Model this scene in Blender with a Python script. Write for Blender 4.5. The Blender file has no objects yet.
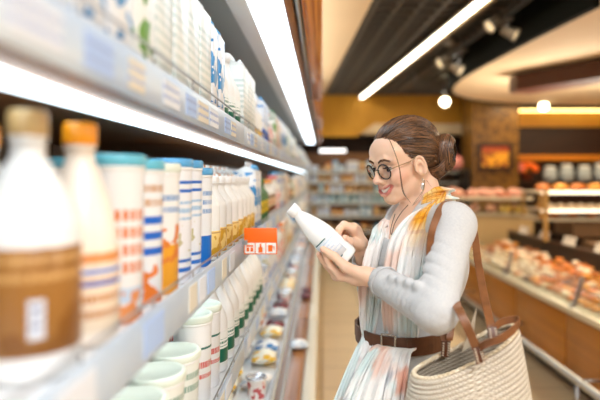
import bpy, bmesh, math, random
import numpy as np
from mathutils import Vector, Matrix
random.seed(7)
PI = math.pi
SC = bpy.context.scene
COL = SC.collection
F, CX, CY, CZ = 560.0, 322.0, 178.0, 1.52     # focal length in px, vanishing point, eye height


def P(px, py, Y):
    """world point at distance Y seen at photograph position px,py"""
    return Vector(((px - CX) / F * Y, Y, CZ + (CY - py) / F * Y))


# ------------------------------------------------------------------ materials
def srgb(c):
    if isinstance(c, str):
        c = [int(c[i:i + 2], 16) / 255 for i in (0, 2, 4)]
    return tuple((x / 12.92 if x <= 0.04045 else ((x + 0.055) / 1.055) ** 2.4) for x in c)


_mats = {}


def mat(name, col, rough=0.5, metal=0.0, emit=0.0, ecol=None, noise=None, bump=None, spec=0.5, trans=0.0, alpha=1.0, sss=0.0):
    if name in _mats:
        return _mats[name]
    m = bpy.data.materials.new(name)
    m.use_nodes = True
    nt = m.node_tree
    b = nt.nodes['Principled BSDF']
    c = srgb(col)
    b.inputs['Base Color'].default_value = (*c, 1)
    b.inputs['Roughness'].default_value = rough
    b.inputs['Metallic'].default_value = metal
    b.inputs['Specular IOR Level'].default_value = spec
    if trans:
        b.inputs['Transmission Weight'].default_value = trans
        b.inputs['IOR'].default_value = 1.45
    if sss:
        b.inputs['Subsurface Weight'].default_value = sss
        b.inputs['Subsurface Radius'].default_value = (0.012, 0.005, 0.003)
        b.inputs['Subsurface Scale'].default_value = 0.6
    if alpha < 1:
        b.inputs['Alpha'].default_value = alpha
    if emit:
        b.inputs['Emission Color'].default_value = (*srgb(ecol or col), 1)
        b.inputs['Emission Strength'].default_value = emit
    tc = None
    if noise:            # (scale vec or float, amount, second colour)
        sc_, amt, c2 = noise
        tc = nt.nodes.new('ShaderNodeTexCoord')
        mp = nt.nodes.new('ShaderNodeMapping')
        mp.inputs['Scale'].default_value = sc_ if isinstance(sc_, (tuple, list)) else (sc_,) * 3
        nz = nt.nodes.new('ShaderNodeTexNoise')
        nz.inputs['Scale'].default_value = 1.0
        nz.inputs['Detail'].default_value = 4
        nt.links.new(tc.outputs['Object'], mp.inputs['Vector'])
        nt.links.new(mp.outputs['Vector'], nz.inputs['Vector'])
        rp = nt.nodes.new('ShaderNodeValToRGB')
        rp.color_ramp.elements[0].position = 0.5 - 0.5 * (1 - amt) * 0.5
        rp.color_ramp.elements[1].position = 0.5 + 0.5 * (1 - amt) * 0.5 + 0.02
        rp.color_ramp.elements[0].color = (*c, 1)
        rp.color_ramp.elements[1].color = (*srgb(c2), 1)
        nt.links.new(nz.outputs['Fac'], rp.inputs['Fac'])
        nt.links.new(rp.outputs['Color'], b.inputs['Base Color'])
    if bump:             # (scale, strength, distance)
        tc = tc or nt.nodes.new('ShaderNodeTexCoord')
        nz = nt.nodes.new('ShaderNodeTexNoise')
        mp = nt.nodes.new('ShaderNodeMapping')
        s = bump[0]
        mp.inputs['Scale'].default_value = s if isinstance(s, (tuple, list)) else (s,) * 3
        nz.inputs['Scale'].default_value = 1.0
        nz.inputs['Detail'].default_value = 3
        bp = nt.nodes.new('ShaderNodeBump')
        bp.inputs['Strength'].default_value = bump[1]
        bp.inputs['Distance'].default_value = bump[2]
        nt.links.new(tc.outputs['Object'], mp.inputs['Vector'])
        nt.links.new(mp.outputs['Vector'], nz.inputs['Vector'])
        nt.links.new(nz.outputs['Fac'], bp.inputs['Height'])
        nt.links.new(bp.outputs['Normal'], b.inputs['Normal'])
    _mats[name] = m
    return m


class NT:
    """tiny node-building helper"""

    def __init__(s, m):
        s.nt = m.node_tree
        s.b = s.nt.nodes['Principled BSDF']
        s.tc = s.nt.nodes.new('ShaderNodeTexCoord')

    def link(s, o, i):
        s.nt.links.new(o, i)

    def math(s, op, a, b=None, c=None):
        n = s.nt.nodes.new('ShaderNodeMath')
        n.operation = op
        for k, v in enumerate((a, b, c)):
            if v is None:
                continue
            if isinstance(v, (int, float)):
                n.inputs[k].default_value = v
            else:
                s.link(v, n.inputs[k])
        return n.outputs[0]

    def sep(s, o):
        n = s.nt.nodes.new('ShaderNodeSeparateXYZ')
        s.link(o, n.inputs[0])
        return n.outputs

    def comb(s, x, y, z):
        n = s.nt.nodes.new('ShaderNodeCombineXYZ')
        for k, v in enumerate((x, y, z)):
            if isinstance(v, (int, float)):
                n.inputs[k].default_value = v
            else:
                s.link(v, n.inputs[k])
        return n.outputs[0]

    def noise(s, v, scale, detail=2):
        n = s.nt.nodes.new('ShaderNodeTexNoise')
        n.inputs['Scale'].default_value = scale
        n.inputs['Detail'].default_value = detail
        s.link(v, n.inputs['Vector'])
        return n.outputs['Fac']

    def mix(s, fac, a, b):
        n = s.nt.nodes.new('ShaderNodeMix')
        n.data_type = 'RGBA'
        if isinstance(fac, (int, float)):
            n.inputs[0].default_value = fac
        else:
            s.link(fac, n.inputs[0])
        for k, v in ((6, a), (7, b)):
            if isinstance(v, tuple):
                n.inputs[k].default_value = (*v[:3], 1)
            else:
                s.link(v, n.inputs[k])
        return n.outputs[2]

    def bump(s, h, strength, dist):
        n = s.nt.nodes.new('ShaderNodeBump')
        n.inputs['Strength'].default_value = strength
        n.inputs['Distance'].default_value = dist
        s.link(h, n.inputs['Height'])
        s.link(n.outputs['Normal'], s.b.inputs['Normal'])


def print_mat(name, base, marks, rough=0.35, flat=False, spec=0.5):
    """packaging print. marks: (kind, z0, z1, u0, u1, colour, [freq]) in object space;
    u = arc position round the front (+X) in radians, or y for flat packs"""
    if name in _mats:
        return _mats[name]
    m = bpy.data.materials.new(name)
    m.use_nodes = True
    n = NT(m)
    n.b.inputs['Roughness'].default_value = rough
    n.b.inputs['Specular IOR Level'].default_value = spec
    x, y, z = n.sep(n.tc.outputs['Object'])
    u = y if flat else n.math('ARCTAN2', y, x)
    col = srgb(base)
    for mk in marks:
        kind, z0, z1, u0, u1, c = mk[:6]
        f = mk[6] if len(mk) > 6 else 1
        k = n.math('MULTIPLY', n.math('GREATER_THAN', z, z0), n.math('LESS_THAN', z, z1))
        if u0 is not None:
            k = n.math('MULTIPLY', k, n.math('MULTIPLY', n.math('GREATER_THAN', u, u0), n.math('LESS_THAN', u, u1)))
        if kind == 'text':       # rows of letter-like marks
            row = n.math('LESS_THAN', n.math('FRACT', n.math('MULTIPLY', z, f)), 0.5)
            nz = n.noise(n.comb(n.math('MULTIPLY', u, 24 if not flat else 700), n.math('FLOOR', n.math('MULTIPLY', z, f)), 0), 1.0, 1)
            k = n.math('MULTIPLY', k, n.math('MULTIPLY', row, n.math('GREATER_THAN', nz, 0.47)))
        elif kind == 'check':    # grid of dots
            a = n.math('GREATER_THAN', n.math('SINE', n.math('MULTIPLY', u, (7 if not flat else 180) * PI)), -0.35)
            b = n.math('GREATER_THAN', n.math('SINE', n.math('MULTIPLY', z, f * 2 * PI)), -0.35)
            k = n.math('MULTIPLY', k, n.math('MULTIPLY', a, b))
        elif kind == 'blot':
            nz = n.noise(n.tc.outputs['Object'], f, 2)
            k = n.math('MULTIPLY', k, n.math('GREATER_THAN', nz, 0.52))
        col = n.mix(k, col, srgb(c))
    if isinstance(col, tuple):
        n.b.inputs['Base Color'].default_value = (*col, 1)
    else:
        n.link(col, n.b.inputs['Base Color'])
    _mats[name] = m
    return m


# ------------------------------------------------------------------ mesh building
class MB:
    def __init__(s):
        s.v, s.f, s.mi, s.sm = [], [], [], []

    def add(s, vs, fs, m=0, smooth=False):
        o = len(s.v)
        s.v += [tuple(v) for v in vs]
        s.f += [tuple(i + o for i in f) for f in fs]
        s.mi += [m] * len(fs)
        s.sm += [smooth] * len(fs)
        return s

    def box(s, x0, x1, y0, y1, z0, z1, m=0):
        vs = [(x, y, z) for x in (x0, x1) for y in (y0, y1) for z in (z0, z1)]
        fs = [(0, 1, 3, 2), (4, 6, 7, 5), (0, 4, 5, 1), (2, 3, 7, 6), (0, 2, 6, 4), (1, 5, 7, 3)]
        return s.add(vs, fs, m)

    def rbox(s, x0, x1, y0, y1, z0, z1, r=0.005, m=0, seg=2):
        bm = bmesh.new()
        bmesh.ops.create_cube(bm, size=1)
        for v in bm.verts:
            v.co = Vector((x0 if v.co.x < 0 else x1, y0 if v.co.y < 0 else y1, z0 if v.co.z < 0 else z1))
        bmesh.ops.bevel(bm, geom=bm.edges[:], offset=r, segments=seg, affect='EDGES', profile=0.5)
        bm.verts.index_update()
        s.add([v.co for v in bm.verts], [[v.index for v in f.verts] for f in bm.faces], m, True)
        bm.free()
        return s

    def rings(s, rings, m=0, smooth=True, closed=True, cap0=True, cap1=True, mats=None):
        n = len(rings[0])
        o = len(s.v)
        for r in rings:
            s.v += [tuple(p) for p in r]
        for k in range(len(rings) - 1):
            for i in range(n if closed else n - 1):
                j = (i + 1) % n
                s.f.append((o + k * n + i, o + k * n + j, o + (k + 1) * n + j, o + (k + 1) * n + i))
                s.mi.append(mats[k] if mats else m)
                s.sm.append(smooth)
        if closed and cap0:
            s.f.append(tuple(o + i for i in reversed(range(n)))); s.mi.append(mats[0] if mats else m); s.sm.append(False)
        if closed and cap1:
            s.f.append(tuple(o + (len(rings) - 1) * n + i for i in range(n))); s.mi.append(mats[-1] if mats else m); s.sm.append(False)
        return s

    def lathe(s, prof, n=20, m=0, c=(0, 0, 0), mats=None, sq=None, axis=None):
        R = []
        rot = Matrix.Identity(3)
        if axis is not None:
            rot = Vector((0, 0, 1)).rotation_difference(Vector(axis)).to_matrix()
        for r, z in prof:
            ring = []
            for i in range(n):
                a = 2 * PI * i / n
                q = 1.0
                if sq:
                    ca, sa = abs(math.cos(a)), abs(math.sin(a))
                    q = 1 / (ca ** sq + sa ** sq) ** (1 / sq)
                ring.append(Vector(c) + rot @ Vector((r * q * math.cos(a), r * q * math.sin(a), z)))
            R.append(ring)
        return s.rings(R, m, mats=mats)

    def tube(s, pts, r, n=8, m=0, cap=True, closed=False):
        pts = [Vector(p) for p in pts]
        R = []
        up = None
        N = len(pts)
        for k, p in enumerate(pts):
            if closed:
                t = pts[(k + 1) % N] - pts[k - 1]
            else:
                t = pts[min(k + 1, N - 1)] - pts[max(k - 1, 0)]
            t.normalize()
            if up is None:
                up = Vector((0, 0, 1)) if abs(t.z) < 0.9 else Vector((1, 0, 0))
            a = t.cross(up)
            if a.length < 1e-6:
                a = t.orthogonal()
            a.normalize()
            b = a.cross(t)
            b.normalize()
            up = b
            rr = r[k] if isinstance(r, (list, tuple)) else r
            R.append([p + a * (rr * math.cos(2 * PI * i / n)) + b * (rr * math.sin(2 * PI * i / n)) for i in range(n)])
        if closed:
            R.append(R[0])
            return s.rings(R, m, cap0=False, cap1=False)
        return s.rings(R, m, cap0=cap, cap1=cap)

    def prism(s, poly, a, b, axis=2, m=0):
        """extrude a 2-D polygon between a and b along an axis"""
        def mk(p, t):
            q = list(p)
            q.insert(axis, t)
            return tuple(q)
        n = len(poly)
        vs = [mk(p, a) for p in poly] + [mk(p, b) for p in poly]
        fs = [tuple(reversed(range(n))), tuple(range(n, 2 * n))] + [(i, (i + 1) % n, n + (i + 1) % n, n + i) for i in range(n)]
        return s.add(vs, fs, m)

    def ell(s, c, r, n=12, k=8, m=0, rot=None, fn=None):
        R = []
        for j in range(k + 1):
            t = PI * (j / k)
            t = min(max(t, 0.02), PI - 0.02)
            ring = []
            for i in range(n):
                a = 2 * PI * i / n
                v = Vector((r[0] * math.sin(t) * math.cos(a), r[1] * math.sin(t) * math.sin(a), -r[2] * math.cos(t)))
                if fn:
                    v = fn(v)
                if rot is not None:
                    v = rot @ v
                ring.append(Vector(c) + v)
            R.append(ring)
        return s.rings(R, m)

    def mesh(s, name, mats):
        me = bpy.data.meshes.new(name)
        me.from_pydata(s.v, [], s.f)
        for x in (mats if isinstance(mats, (list, tuple)) else [mats]):
            me.materials.append(x)
        me.polygons.foreach_set('material_index', s.mi)
        me.polygons.foreach_set('use_smooth', s.sm)
        bm = bmesh.new()
        bm.from_mesh(me)
        bmesh.ops.recalc_face_normals(bm, faces=bm.faces)
        bm.to_mesh(me)
        bm.free()
        me.update()
        return me


def link(o, parent=None):
    COL.objects.link(o)
    if parent is not None:
        o.parent = parent
    return o


def obj(name, mb, mats, parent=None, loc=None, rz=None, auto=False):
    me = mb.mesh(name, mats) if isinstance(mb, MB) else mb
    o = bpy.data.objects.new(name, me)
    if loc is not None:
        o.location = loc
    if rz is not None:
        o.rotation_euler = (0, 0, rz)
    return link(o, parent)


def tag(o, label, cat, group=None):
    o['label'] = label
    o['category'] = cat
    if group:
        o['group'] = group
    return o


def thing(name, label, cat, loc=(0, 0, 0), rz=0, group=None):
    o = bpy.data.objects.new(name, None)
    o.empty_display_size = 0.05
    o.location = loc
    o.rotation_euler = (0, 0, rz)
    link(o)
    return tag(o, label, cat, group)


def struct(name, mb, mats, parent=None):
    o = obj(name, mb, mats, parent)
    if parent is None:
        o['kind'] = 'structure'
    return o


PROTO = {}
PARTLAB = {'orange_cap_plastic': 'orange cap', 'beige_cap_plastic': 'beige cap', 'teal_lid_plastic': 'teal lid', 'blue_lid_plastic': 'blue lid',
           'print_tan': 'tan paper label', 'print_gold': 'gold paper label', 'green_cap_plastic': 'green cap', 'silver_foil_lid': 'silver foil', 'pink_cap_plastic': 'pink cap'}


def proto(kind, name, root, parts):
    """root: (MB, mats); parts: [(name, MB, mats)]; meshes shared by every copy"""
    PROTO[kind] = (name, root[0].mesh(name, root[1]), [(p[0], p[1].mesh(p[0], p[2])) for p in parts])


def spawn(kind, loc, label, cat, group=None, rz=0.0, s=1.0, parts=True):
    name, me, ps = PROTO[kind]
    o = bpy.data.objects.new(name, me)
    o.location = loc
    o.rotation_euler = (0, 0, rz)
    if s != 1.0:
        o.scale = (s, s, s) if not isinstance(s, tuple) else s
    link(o)
    tag(o, label, cat, group)
    if parts:
        for pn, pm in ps:
            c = link(bpy.data.objects.new(pn, pm), o)
            pl_ = PARTLAB.get(pm.materials[0].name)
            if pl_:
                c['label'] = pl_
    return o


ORD = ['first', 'second', 'third', 'fourth', 'fifth', 'sixth', 'seventh', 'eighth', 'ninth', 'tenth', 'eleventh', 'twelfth',
       'thirteenth', 'fourteenth', 'fifteenth', 'sixteenth', 'seventeenth', 'eighteenth', 'nineteenth', 'twentieth']


TENS = {2: 'twent', 3: 'thirt', 4: 'fort', 5: 'fift', 6: 'sixt', 7: 'sevent'}


def ordw(i):
    n = i + 1
    if n <= 20:
        return ORD[i]
    t, u = divmod(n, 10)
    return TENS[t] + ('ieth' if u == 0 else 'y-' + ORD[u - 1])


_seen = {}


def nth(key):
    _seen[key] = _seen.get(key, -1) + 1
    return ordw(_seen[key])


def area_light(name, loc, size, power, col=(1, 1, 1), rot=(0, 0, 0)):
    l = bpy.data.lights.new(name, 'AREA')
    l.shape = 'RECTANGLE'
    l.size, l.size_y = size
    l.energy = power
    l.color = col
    o = bpy.data.objects.new(name, l)
    o.location = loc
    o.rotation_euler = rot
    return link(o)
# ------------------------------------------------------------------ the dairy refrigerator on the left
M_steel = mat('brushed_steel', (0.72, 0.73, 0.74), 0.3, 0.9)
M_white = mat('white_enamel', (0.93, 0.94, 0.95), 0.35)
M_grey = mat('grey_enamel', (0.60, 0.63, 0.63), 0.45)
M_brownin = mat('brown_inner_tone', (0.50, 0.33, 0.17), 0.5)
M_back = mat('fridge_back', (0.56, 0.40, 0.24), 0.5)
M_rail = mat('price_rail_plastic', (0.84, 0.89, 0.93), 0.3, noise=((3, 4, 9), 0.3, (0.70, 0.79, 0.90)))
M_ticket = mat('price_ticket_paper', (0.95, 0.95, 0.93), 0.6)
M_ticketb = mat('price_ticket_blue', (0.72, 0.80, 0.95), 0.6)
M_tube = mat('fridge_tube_light', (1, 1, 1), 0.4, emit=4.8, ecol=(0.86, 0.95, 1.0))
M_led = mat('shelf_led_strip', (1, 1, 1), 0.4, emit=5.0, ecol=(0.88, 0.96, 1.0))
M_diff = mat('canopy_diffuser', (1, 1, 1), 0.4, emit=5.2, ecol=(0.88, 0.95, 1.0))
M_oak = mat('varnished_oak', (0.95, 0.60, 0.17), 0.15, noise=((60, 1.2, 40), 0.4, (0.72, 0.38, 0.08)))
M_oakd = mat('brown_oak', (0.68, 0.44, 0.22), 0.3, noise=((50, 1.0, 30), 0.4, (0.52, 0.31, 0.14)))
M_black = mat('black_plastic', (0.03, 0.03, 0.03), 0.4)
M_cream = mat('cream_bumper', (0.86, 0.82, 0.74), 0.4)

XF = -0.235
DECKS = [  # name, front x, surface z, rail bottom z, rail top z
    ('top shelf', XF, CZ + 0.122, CZ + 0.100, CZ + 0.160),
    ('second shelf', XF, CZ - 0.200, CZ - 0.250, CZ - 0.182),
    ('third shelf', XF, CZ - 0.510, CZ - 0.555, CZ - 0.497),
    ('fourth shelf', -0.185, CZ - 0.815, CZ - 0.860, CZ - 0.800),
]
XB = -0.82
MODS = [(-0.75, 1.70), (1.705, 4.20), (4.205, 6.70), (6.705, 9.78)]
for mi, (ya, yb) in enumerate(MODS):
    lab = ['white open dairy refrigerator bay holding the tan-labelled bottle', 'white open dairy refrigerator bay carrying the orange sign',
           'third open dairy refrigerator bay, beyond the orange sign', 'last open dairy refrigerator bay, meeting the end shelving'][mi]
    f = thing('dairy_refrigerator', lab, 'refrigerator', (0, 0, 0), 0, 'open dairy refrigerators along the left')
    f.location = (-0.5, (ya + yb) / 2, 0)
    off = Vector((-0.5, (ya + yb) / 2, 0))

    def part(name, mb, mats, parent=f):
        mb.v = [tuple(Vector(v) - off) for v in mb.v]
        return obj(name, mb, mats, parent)

    part('back_panel', MB().box(XB - 0.06, XB, ya, yb, 0.12, 2.10), M_back)
    b = MB()
    b.box(XB - 0.06, -0.10, ya, yb, 0.10, 0.395)          # tub of the well
    b.box(-0.20, -0.10, ya, yb, 0.395, 0.455)
    b.box(XB, -0.16, ya, yb, 0.0, 0.10)                   # plinth
    part('base', b, M_cream)
    part('well_floor', MB().box(XB, -0.2005, ya, yb, 0.3952, 0.398), M_oakd)
    part('wood_ledge', MB().rbox(-0.185, -0.104, ya, yb, 0.455, 0.472, 0.004), M_oakd)
    part('bumper', MB().rbox(-0.102, -0.030, ya, yb, 0.395, 0.470, 0.015), M_cream)
    c = MB()
    c.box(XB - 0.06, -0.32, ya, yb, 2.12, 2.20)           # canopy roof
    c.box(-0.32, -0.03, ya, yb, 2.135, 2.42)
    part('canopy', c, M_grey)
    part('light_frame', MB().rbox(-0.325, -0.254, ya, yb, 2.114, 2.134, 0.003), M_white)
    part('light_panel', MB().box(-0.252, -0.132, ya, yb, 2.122, 2.134), M_diff)
    part('wooden_fascia', MB().rbox(-0.060, 0.0, ya, yb, 2.100, 2.44, 0.006).rbox(-0.068, -0.058, ya, yb, 2.104, 2.134, 0.003), M_oak)
    part('fascia_strip', MB().rbox(-0.131, -0.100, ya, yb, 2.108, 2.134, 0.004), M_oakd)
    g = MB()
    g.box(-0.099, -0.069, ya, yb, 2.126, 2.134)
    part('groove', g, M_black)
    part('curtain_rail', MB().tube([(-0.083, ya, 2.117), (-0.083, yb, 2.117)], 0.008, 10), M_steel)
    for di, (dn, xf, zs, r0, r1) in enumerate(DECKS):
        s = MB()
        s.box(XB, xf - 0.004, ya, yb, zs - 0.010, zs)
        sh = part('shelf', s, M_white)
        part('underside', MB().box(XB, xf - 0.006, ya, yb, zs - 0.020, zs - 0.0105), M_brownin, sh)  # reflected brown put into the colour of the shelf underside
        part('price_rail', MB().rbox(xf - 0.004, xf, ya, yb, r0, r1, 0.0015), M_rail, sh)
        if True:
            lt = MB().rbox(xf - 0.088, xf - 0.053, ya + 0.02, yb - 0.02, zs - 0.032, zs - 0.022, 0.003)
            part('light_tube', lt, M_tube if di == 0 else M_led, sh)
        if di < 4:
            w = MB()
            zt = zs + 0.058 if di == 0 else r1 + 0.012
            w.tube([(xf - 0.002, ya + 0.01, zt), (xf - 0.002, yb - 0.01, zt)], 0.002, 6)
            y = ya + 0.1
            while y < yb:
                w.tube([(xf - 0.002, y, r1 - 0.004), (xf - 0.002, y, zt)], 0.0018, 6)
                y += 0.24
            part('wire_guard', w, M_steel, sh)
        # paper tickets slid into the price rail
        y = ya + 0.06
        k = 0
        rr = random.Random(di * 31 + mi)
        while y < yb - 0.1 and di < 3 and mi < 2:
            wd = rr.choice([0.06, 0.075, 0.09])
            tk = MB().box(xf, xf + 0.0012, y, y + wd, r0 + 0.010, r1 - 0.012)
            part('price_ticket', tk, print_mat('ticket_print%d' % (k % 3), [(0.90, 0.92, 0.95), (0.70, 0.80, 0.96), (0.90, 0.87, 0.80)][k % 3],
                 [('text', r0 + 0.02, r1 - 0.02, None, None, (0.60, 0.68, 0.85), 55)], 0.6, True), sh)
            y += wd + rr.choice([0.02, 0.05, 0.09, 0.16])
            k += 1

# ------------------------------------------------------------------ packaging
W1 = (0.96, 0.96, 0.95)
M_pw = mat('white_bottle_plastic', W1, 0.3)
M_capb = mat('beige_cap_plastic', (0.80, 0.66, 0.44), 0.35)
M_capo = mat('orange_cap_plastic', (0.98, 0.62, 0.10), 0.35)
M_capw = mat('white_cap_plastic', (0.97, 0.97, 0.97), 0.35)
M_lidt = mat('teal_lid_plastic', (0.40, 0.74, 0.82), 0.35)
M_lidb = mat('blue_lid_plastic', (0.35, 0.66, 0.86), 0.35)
M_lidi = mat('ivory_lid_plastic', (0.90, 0.93, 0.87), 0.35)
M_capg = mat('green_cap_plastic', (0.10, 0.45, 0.22), 0.35)
M_foil = mat('silver_foil_lid', (0.85, 0.86, 0.88), 0.25, 0.7)


def bottle_profile(R, H, rn, sh, nh, soft=False):
    """R body radius, H height without the cap, rn neck radius, sh shoulder start, nh neck start"""
    p = [(R * 0.80, 0.0), (R * 0.97, 0.004), (R, 0.012), (R, sh)]
    for i in range(1, 9):
        t = i / 8
        s = t ** 1.45 if soft else t * t * (3 - 2 * t)
        p.append((R + (rn - R) * s, sh + (nh - sh) * t))
    p += [(rn, H - 0.012), (rn * 1.12, H - 0.011), (rn * 1.12, H - 0.006), (rn, H - 0.005), (rn, H)]
    return p


def cap_lathe(r, z0, h, n=20):
    return MB().lathe([(r * 0.98, z0), (r, z0 + 0.002), (r, z0 + h - 0.003), (r * 0.9, z0 + h), (0.001, z0 + h)], n)


def band(R, z0, z1, n=24):
    return MB().lathe([(R, z0), (R + 0.0006, z0 + 0.001), (R + 0.0006, z1 - 0.001), (R, z1)], n)


def mk_bottle(kind, R, H, rn, sh, nh, cap, capr, caph, lab0, lab1, labmat, body=M_pw):
    proto(kind, 'milk_bottle', (MB().lathe(bottle_profile(R, H, rn, sh, nh, H > 0.245), 24), body),
          [('cap', cap_lathe(capr, H - 0.006, caph), cap), ('paper_label', band(R + 0.0003, lab0, lab1), labmat)])


TAN = print_mat('print_tan', (0.62, 0.42, 0.19), [('blot', 0.03, 0.13, None, None, (0.54, 0.34, 0.12), 18), ('text', 0.095, 0.125, None, None, (0.80, 0.62, 0.38), 60),
                                                ('solid', 0.045, 0.083, -1.15, -0.85, (0.88, 0.90, 0.93)), ('text', 0.050, 0.078, -1.10, -0.90, (0.25, 0.30, 0.50), 110)])
CRM = print_mat('print_cream', (0.95, 0.88, 0.78), [('solid', 0.10, 0.112, None, None, (0.85, 0.55, 0.30)), ('text', 0.03, 0.09, -1.2, 0.6, (0.78, 0.52, 0.30), 55),
                                                 ('solid', 0.074, 0.079, -1.1, 0.5, (0.20, 0.45, 0.80)), ('solid', 0.088, 0.093, -1.1, 0.5, (0.20, 0.45, 0.80))])
GLD = print_mat('print_gold', (0.93, 0.80, 0.50), [('blot', 0.0, 0.08, None, None, (0.80, 0.60, 0.15), 40), ('solid', 0.066, 0.069, None, None, (0.75, 0.55, 0.3))])
GRN = print_mat('print_green', (0.95, 0.96, 0.94), [('solid', 0.03, 0.065, -1.4, 1.4, (0.05, 0.42, 0.32)), ('text', 0.07, 0.09, -1.3, 1.3, (0.1, 0.45, 0.35), 90)])
GRY = print_mat('print_green_yellow', (0.12, 0.42, 0.20), [('solid', 0.05, 0.10, -1.2, 1.2, (0.92, 0.78, 0.15)), ('text', 0.06, 0.09, -1.0, 1.0, (0.15, 0.35, 0.15), 70)])
BRN = print_mat('print_brown', (0.45, 0.25, 0.15), [('solid', 0.06, 0.10, -1.2, 1.2, (0.93, 0.85, 0.7)), ('text', 0.065, 0.095, -1.0, 1.0, (0.7, 0.15, 0.1), 70)])
PNK = print_mat('print_pink', (0.97, 0.93, 0.93), [('blot', 0.03, 0.12, -1.4, 1.4, (0.90, 0.45, 0.45), 50), ('text', 0.12, 0.14, -1.2, 1.2, (0.3, 0.3, 0.5), 80)])

mk_bottle('tan', 0.050, 0.248, 0.0165, 0.148, 0.222, M_capb, 0.0195, 0.026, 0.028, 0.132, TAN)
mk_bottle('orangecap', 0.0445, 0.2455, 0.0165, 0.120, 0.222, M_capo, 0.0200, 0.026, 0.02, 0.118, CRM, mat('cream_bottle_plastic', (0.97, 0.92, 0.86), 0.3))
mk_bottle('gold', 0.046, 0.195, 0.0240, 0.128, 0.175, M_capw, 0.0270, 0.016, 0.010, 0.072, GLD)
mk_bottle('green', 0.050, 0.244, 0.0170, 0.125, 0.222, M_capw, 0.0200, 0.020, 0.02, 0.11, GRN)
mk_bottle('greenjar', 0.038, 0.185, 0.0160, 0.125, 0.165, M_capg, 0.0190, 0.018, 0.03, 0.118, GRY, mat('green_bottle_plastic', (0.13, 0.42, 0.2), 0.3))
mk_bottle('brown', 0.038, 0.180, 0.0160, 0.120, 0.160, M_capo, 0.0190, 0.018, 0.03, 0.115, BRN)
mk_bottle('pink', 0.040, 0.200, 0.0180, 0.140, 0.180, mat('pink_cap_plastic', (0.92, 0.45, 0.5), 0.35), 0.0205, 0.018, 0.02, 0.138, PNK)


def mk_tub(kind, R, H, lid, pm, taper=0.92, lidh=0.016, name='yogurt_tub'):
    pr = [(R * taper * 0.93, 0), (R * taper, 0.004), (R * 0.985, H - lidh - 0.004), (R * 1.0, H - lidh)]
    ld = MB().lathe([(R * 1.03, H - lidh), (R * 1.05, H - lidh + 0.002), (R * 1.05, H - 0.003), (R * 1.0, H), (R * 0.86, H), (R * 0.84, H - 0.003), (0.001, H - 0.003)], 26)
    rm = MB().lathe([(R * 1.005, H - lidh - 0.006), (R * 1.02, H - lidh - 0.004), (R * 1.02, H - lidh), (R, H - lidh)], 26)
    proto(kind, name, (MB().lathe(pr, 26), pm), [('lid', ld, lid), ('rim', rm, M_pw)])


T_OR = print_mat('print_tub_orange', (0.96, 0.96, 0.96), [('check', 0.065, 0.165, -1.9, 0.2, (0.88, 0.45, 0.10), 42), ('solid', 0.03, 0.05, None, None, (0.80, 0.87, 0.95)),
                                                        ('blot', 0.0, 0.045, None, None, (0.93, 0.60, 0.35), 50), ('solid', 0.05, 0.17, 0.25, 0.8, (0.82, 0.88, 0.96))])
T_BL = print_mat('print_tub_blue', (0.95, 0.96, 0.98), [('solid', 0.188, 0.194, None, None, (0.12, 0.42, 0.80)), ('solid', 0.172, 0.178, None, None, (0.12, 0.42, 0.80)),
                                                      ('text', 0.12, 0.155, -1.5, 1.5, (0.55, 0.75, 0.90), 60), ('blot', 0.06, 0.11, None, None, (0.80, 0.78, 0.62), 45),
                                                      ('solid', 0.040, 0.046, None, None, (0.15, 0.45, 0.80)), ('solid', 0.022, 0.030, None, None, (0.15, 0.45, 0.80))])
T_YL = print_mat('print_tub_yellow', (0.96, 0.96, 0.95), [('solid', 0.0, 0.085, None, None, (0.94, 0.66, 0.18)), ('blot', 0.03, 0.12, None, None, (0.90, 0.52, 0.22), 38), ('text', 0.13, 0.18, -1.4, 1.4, (0.45, 0.62, 0.82), 50)])
T_ST = print_mat('print_tub_stripe', (0.95, 0.96, 0.97), [('solid', 0.128, 0.140, -1.6, 0.5, (0.12, 0.42, 0.82)), ('solid', 0.104, 0.116, -1.6, 0.5, (0.12, 0.42, 0.82)), ('solid', 0.080, 0.092, -1.6, 0.5, (0.12, 0.42, 0.82)),
                                                        ('blot', 0.005, 0.065, None, None, (0.92, 0.50, 0.18), 40), ('text', 0.155, 0.20, -1.6, 1.6, (0.80, 0.62, 0.45), 45)])
T_GB = print_mat('print_tub_greenblue', (0.95, 0.96, 0.97), [('solid', 0.0, 0.07, -1.5, -0.2, (0.10, 0.45, 0.80)), ('solid', 0.0, 0.10, -0.2, 1.5, (0.25, 0.60, 0.28)), ('text', 0.12, 0.18, -1.4, 1.4, (0.45, 0.62, 0.82), 50)])
T_IV = print_mat('print_tub_ivory', (0.95, 0.96, 0.93), [('text', 0.07, 0.12, -1.6, 1.6, (0.55, 0.68, 0.62), 40), ('blot', 0.02, 0.06, None, None, (0.72, 0.83, 0.78), 30)])
T_RD = print_mat('print_tub_red', (0.96, 0.96, 0.96), [('text', 0.06, 0.11, -1.6, 1.6, (0.85, 0.32, 0.28), 36), ('solid', 0.125, 0.13, None, None, (0.2, 0.45, 0.4))])
T_CUP = print_mat('print_cup', (0.95, 0.95, 0.96), [('blot', 0.01, 0.07, None, None, (0.30, 0.55, 0.82), 45)])
T_CUP2 = print_mat('print_cup_rose', (0.96, 0.93, 0.92), [('blot', 0.01, 0.07, None, None, (0.80, 0.35, 0.35), 45)])
mk_tub('tuborange', 0.0395, 0.232, M_lidt, T_OR)
mk_tub('tubblue', 0.0395, 0.236, M_lidb, T_BL)
mk_tub('tubyellow', 0.037, 0.225, M_lidi, T_YL)
mk_tub('tubstripe', 0.038, 0.228, M_lidt, T_ST)
mk_tub('tubgreen', 0.036, 0.222, M_lidb, T_GB)
mk_tub('tubivory', 0.054, 0.152, M_lidi, T_IV)
mk_tub('tubred', 0.044, 0.200, M_lidi, T_RD)
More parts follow.
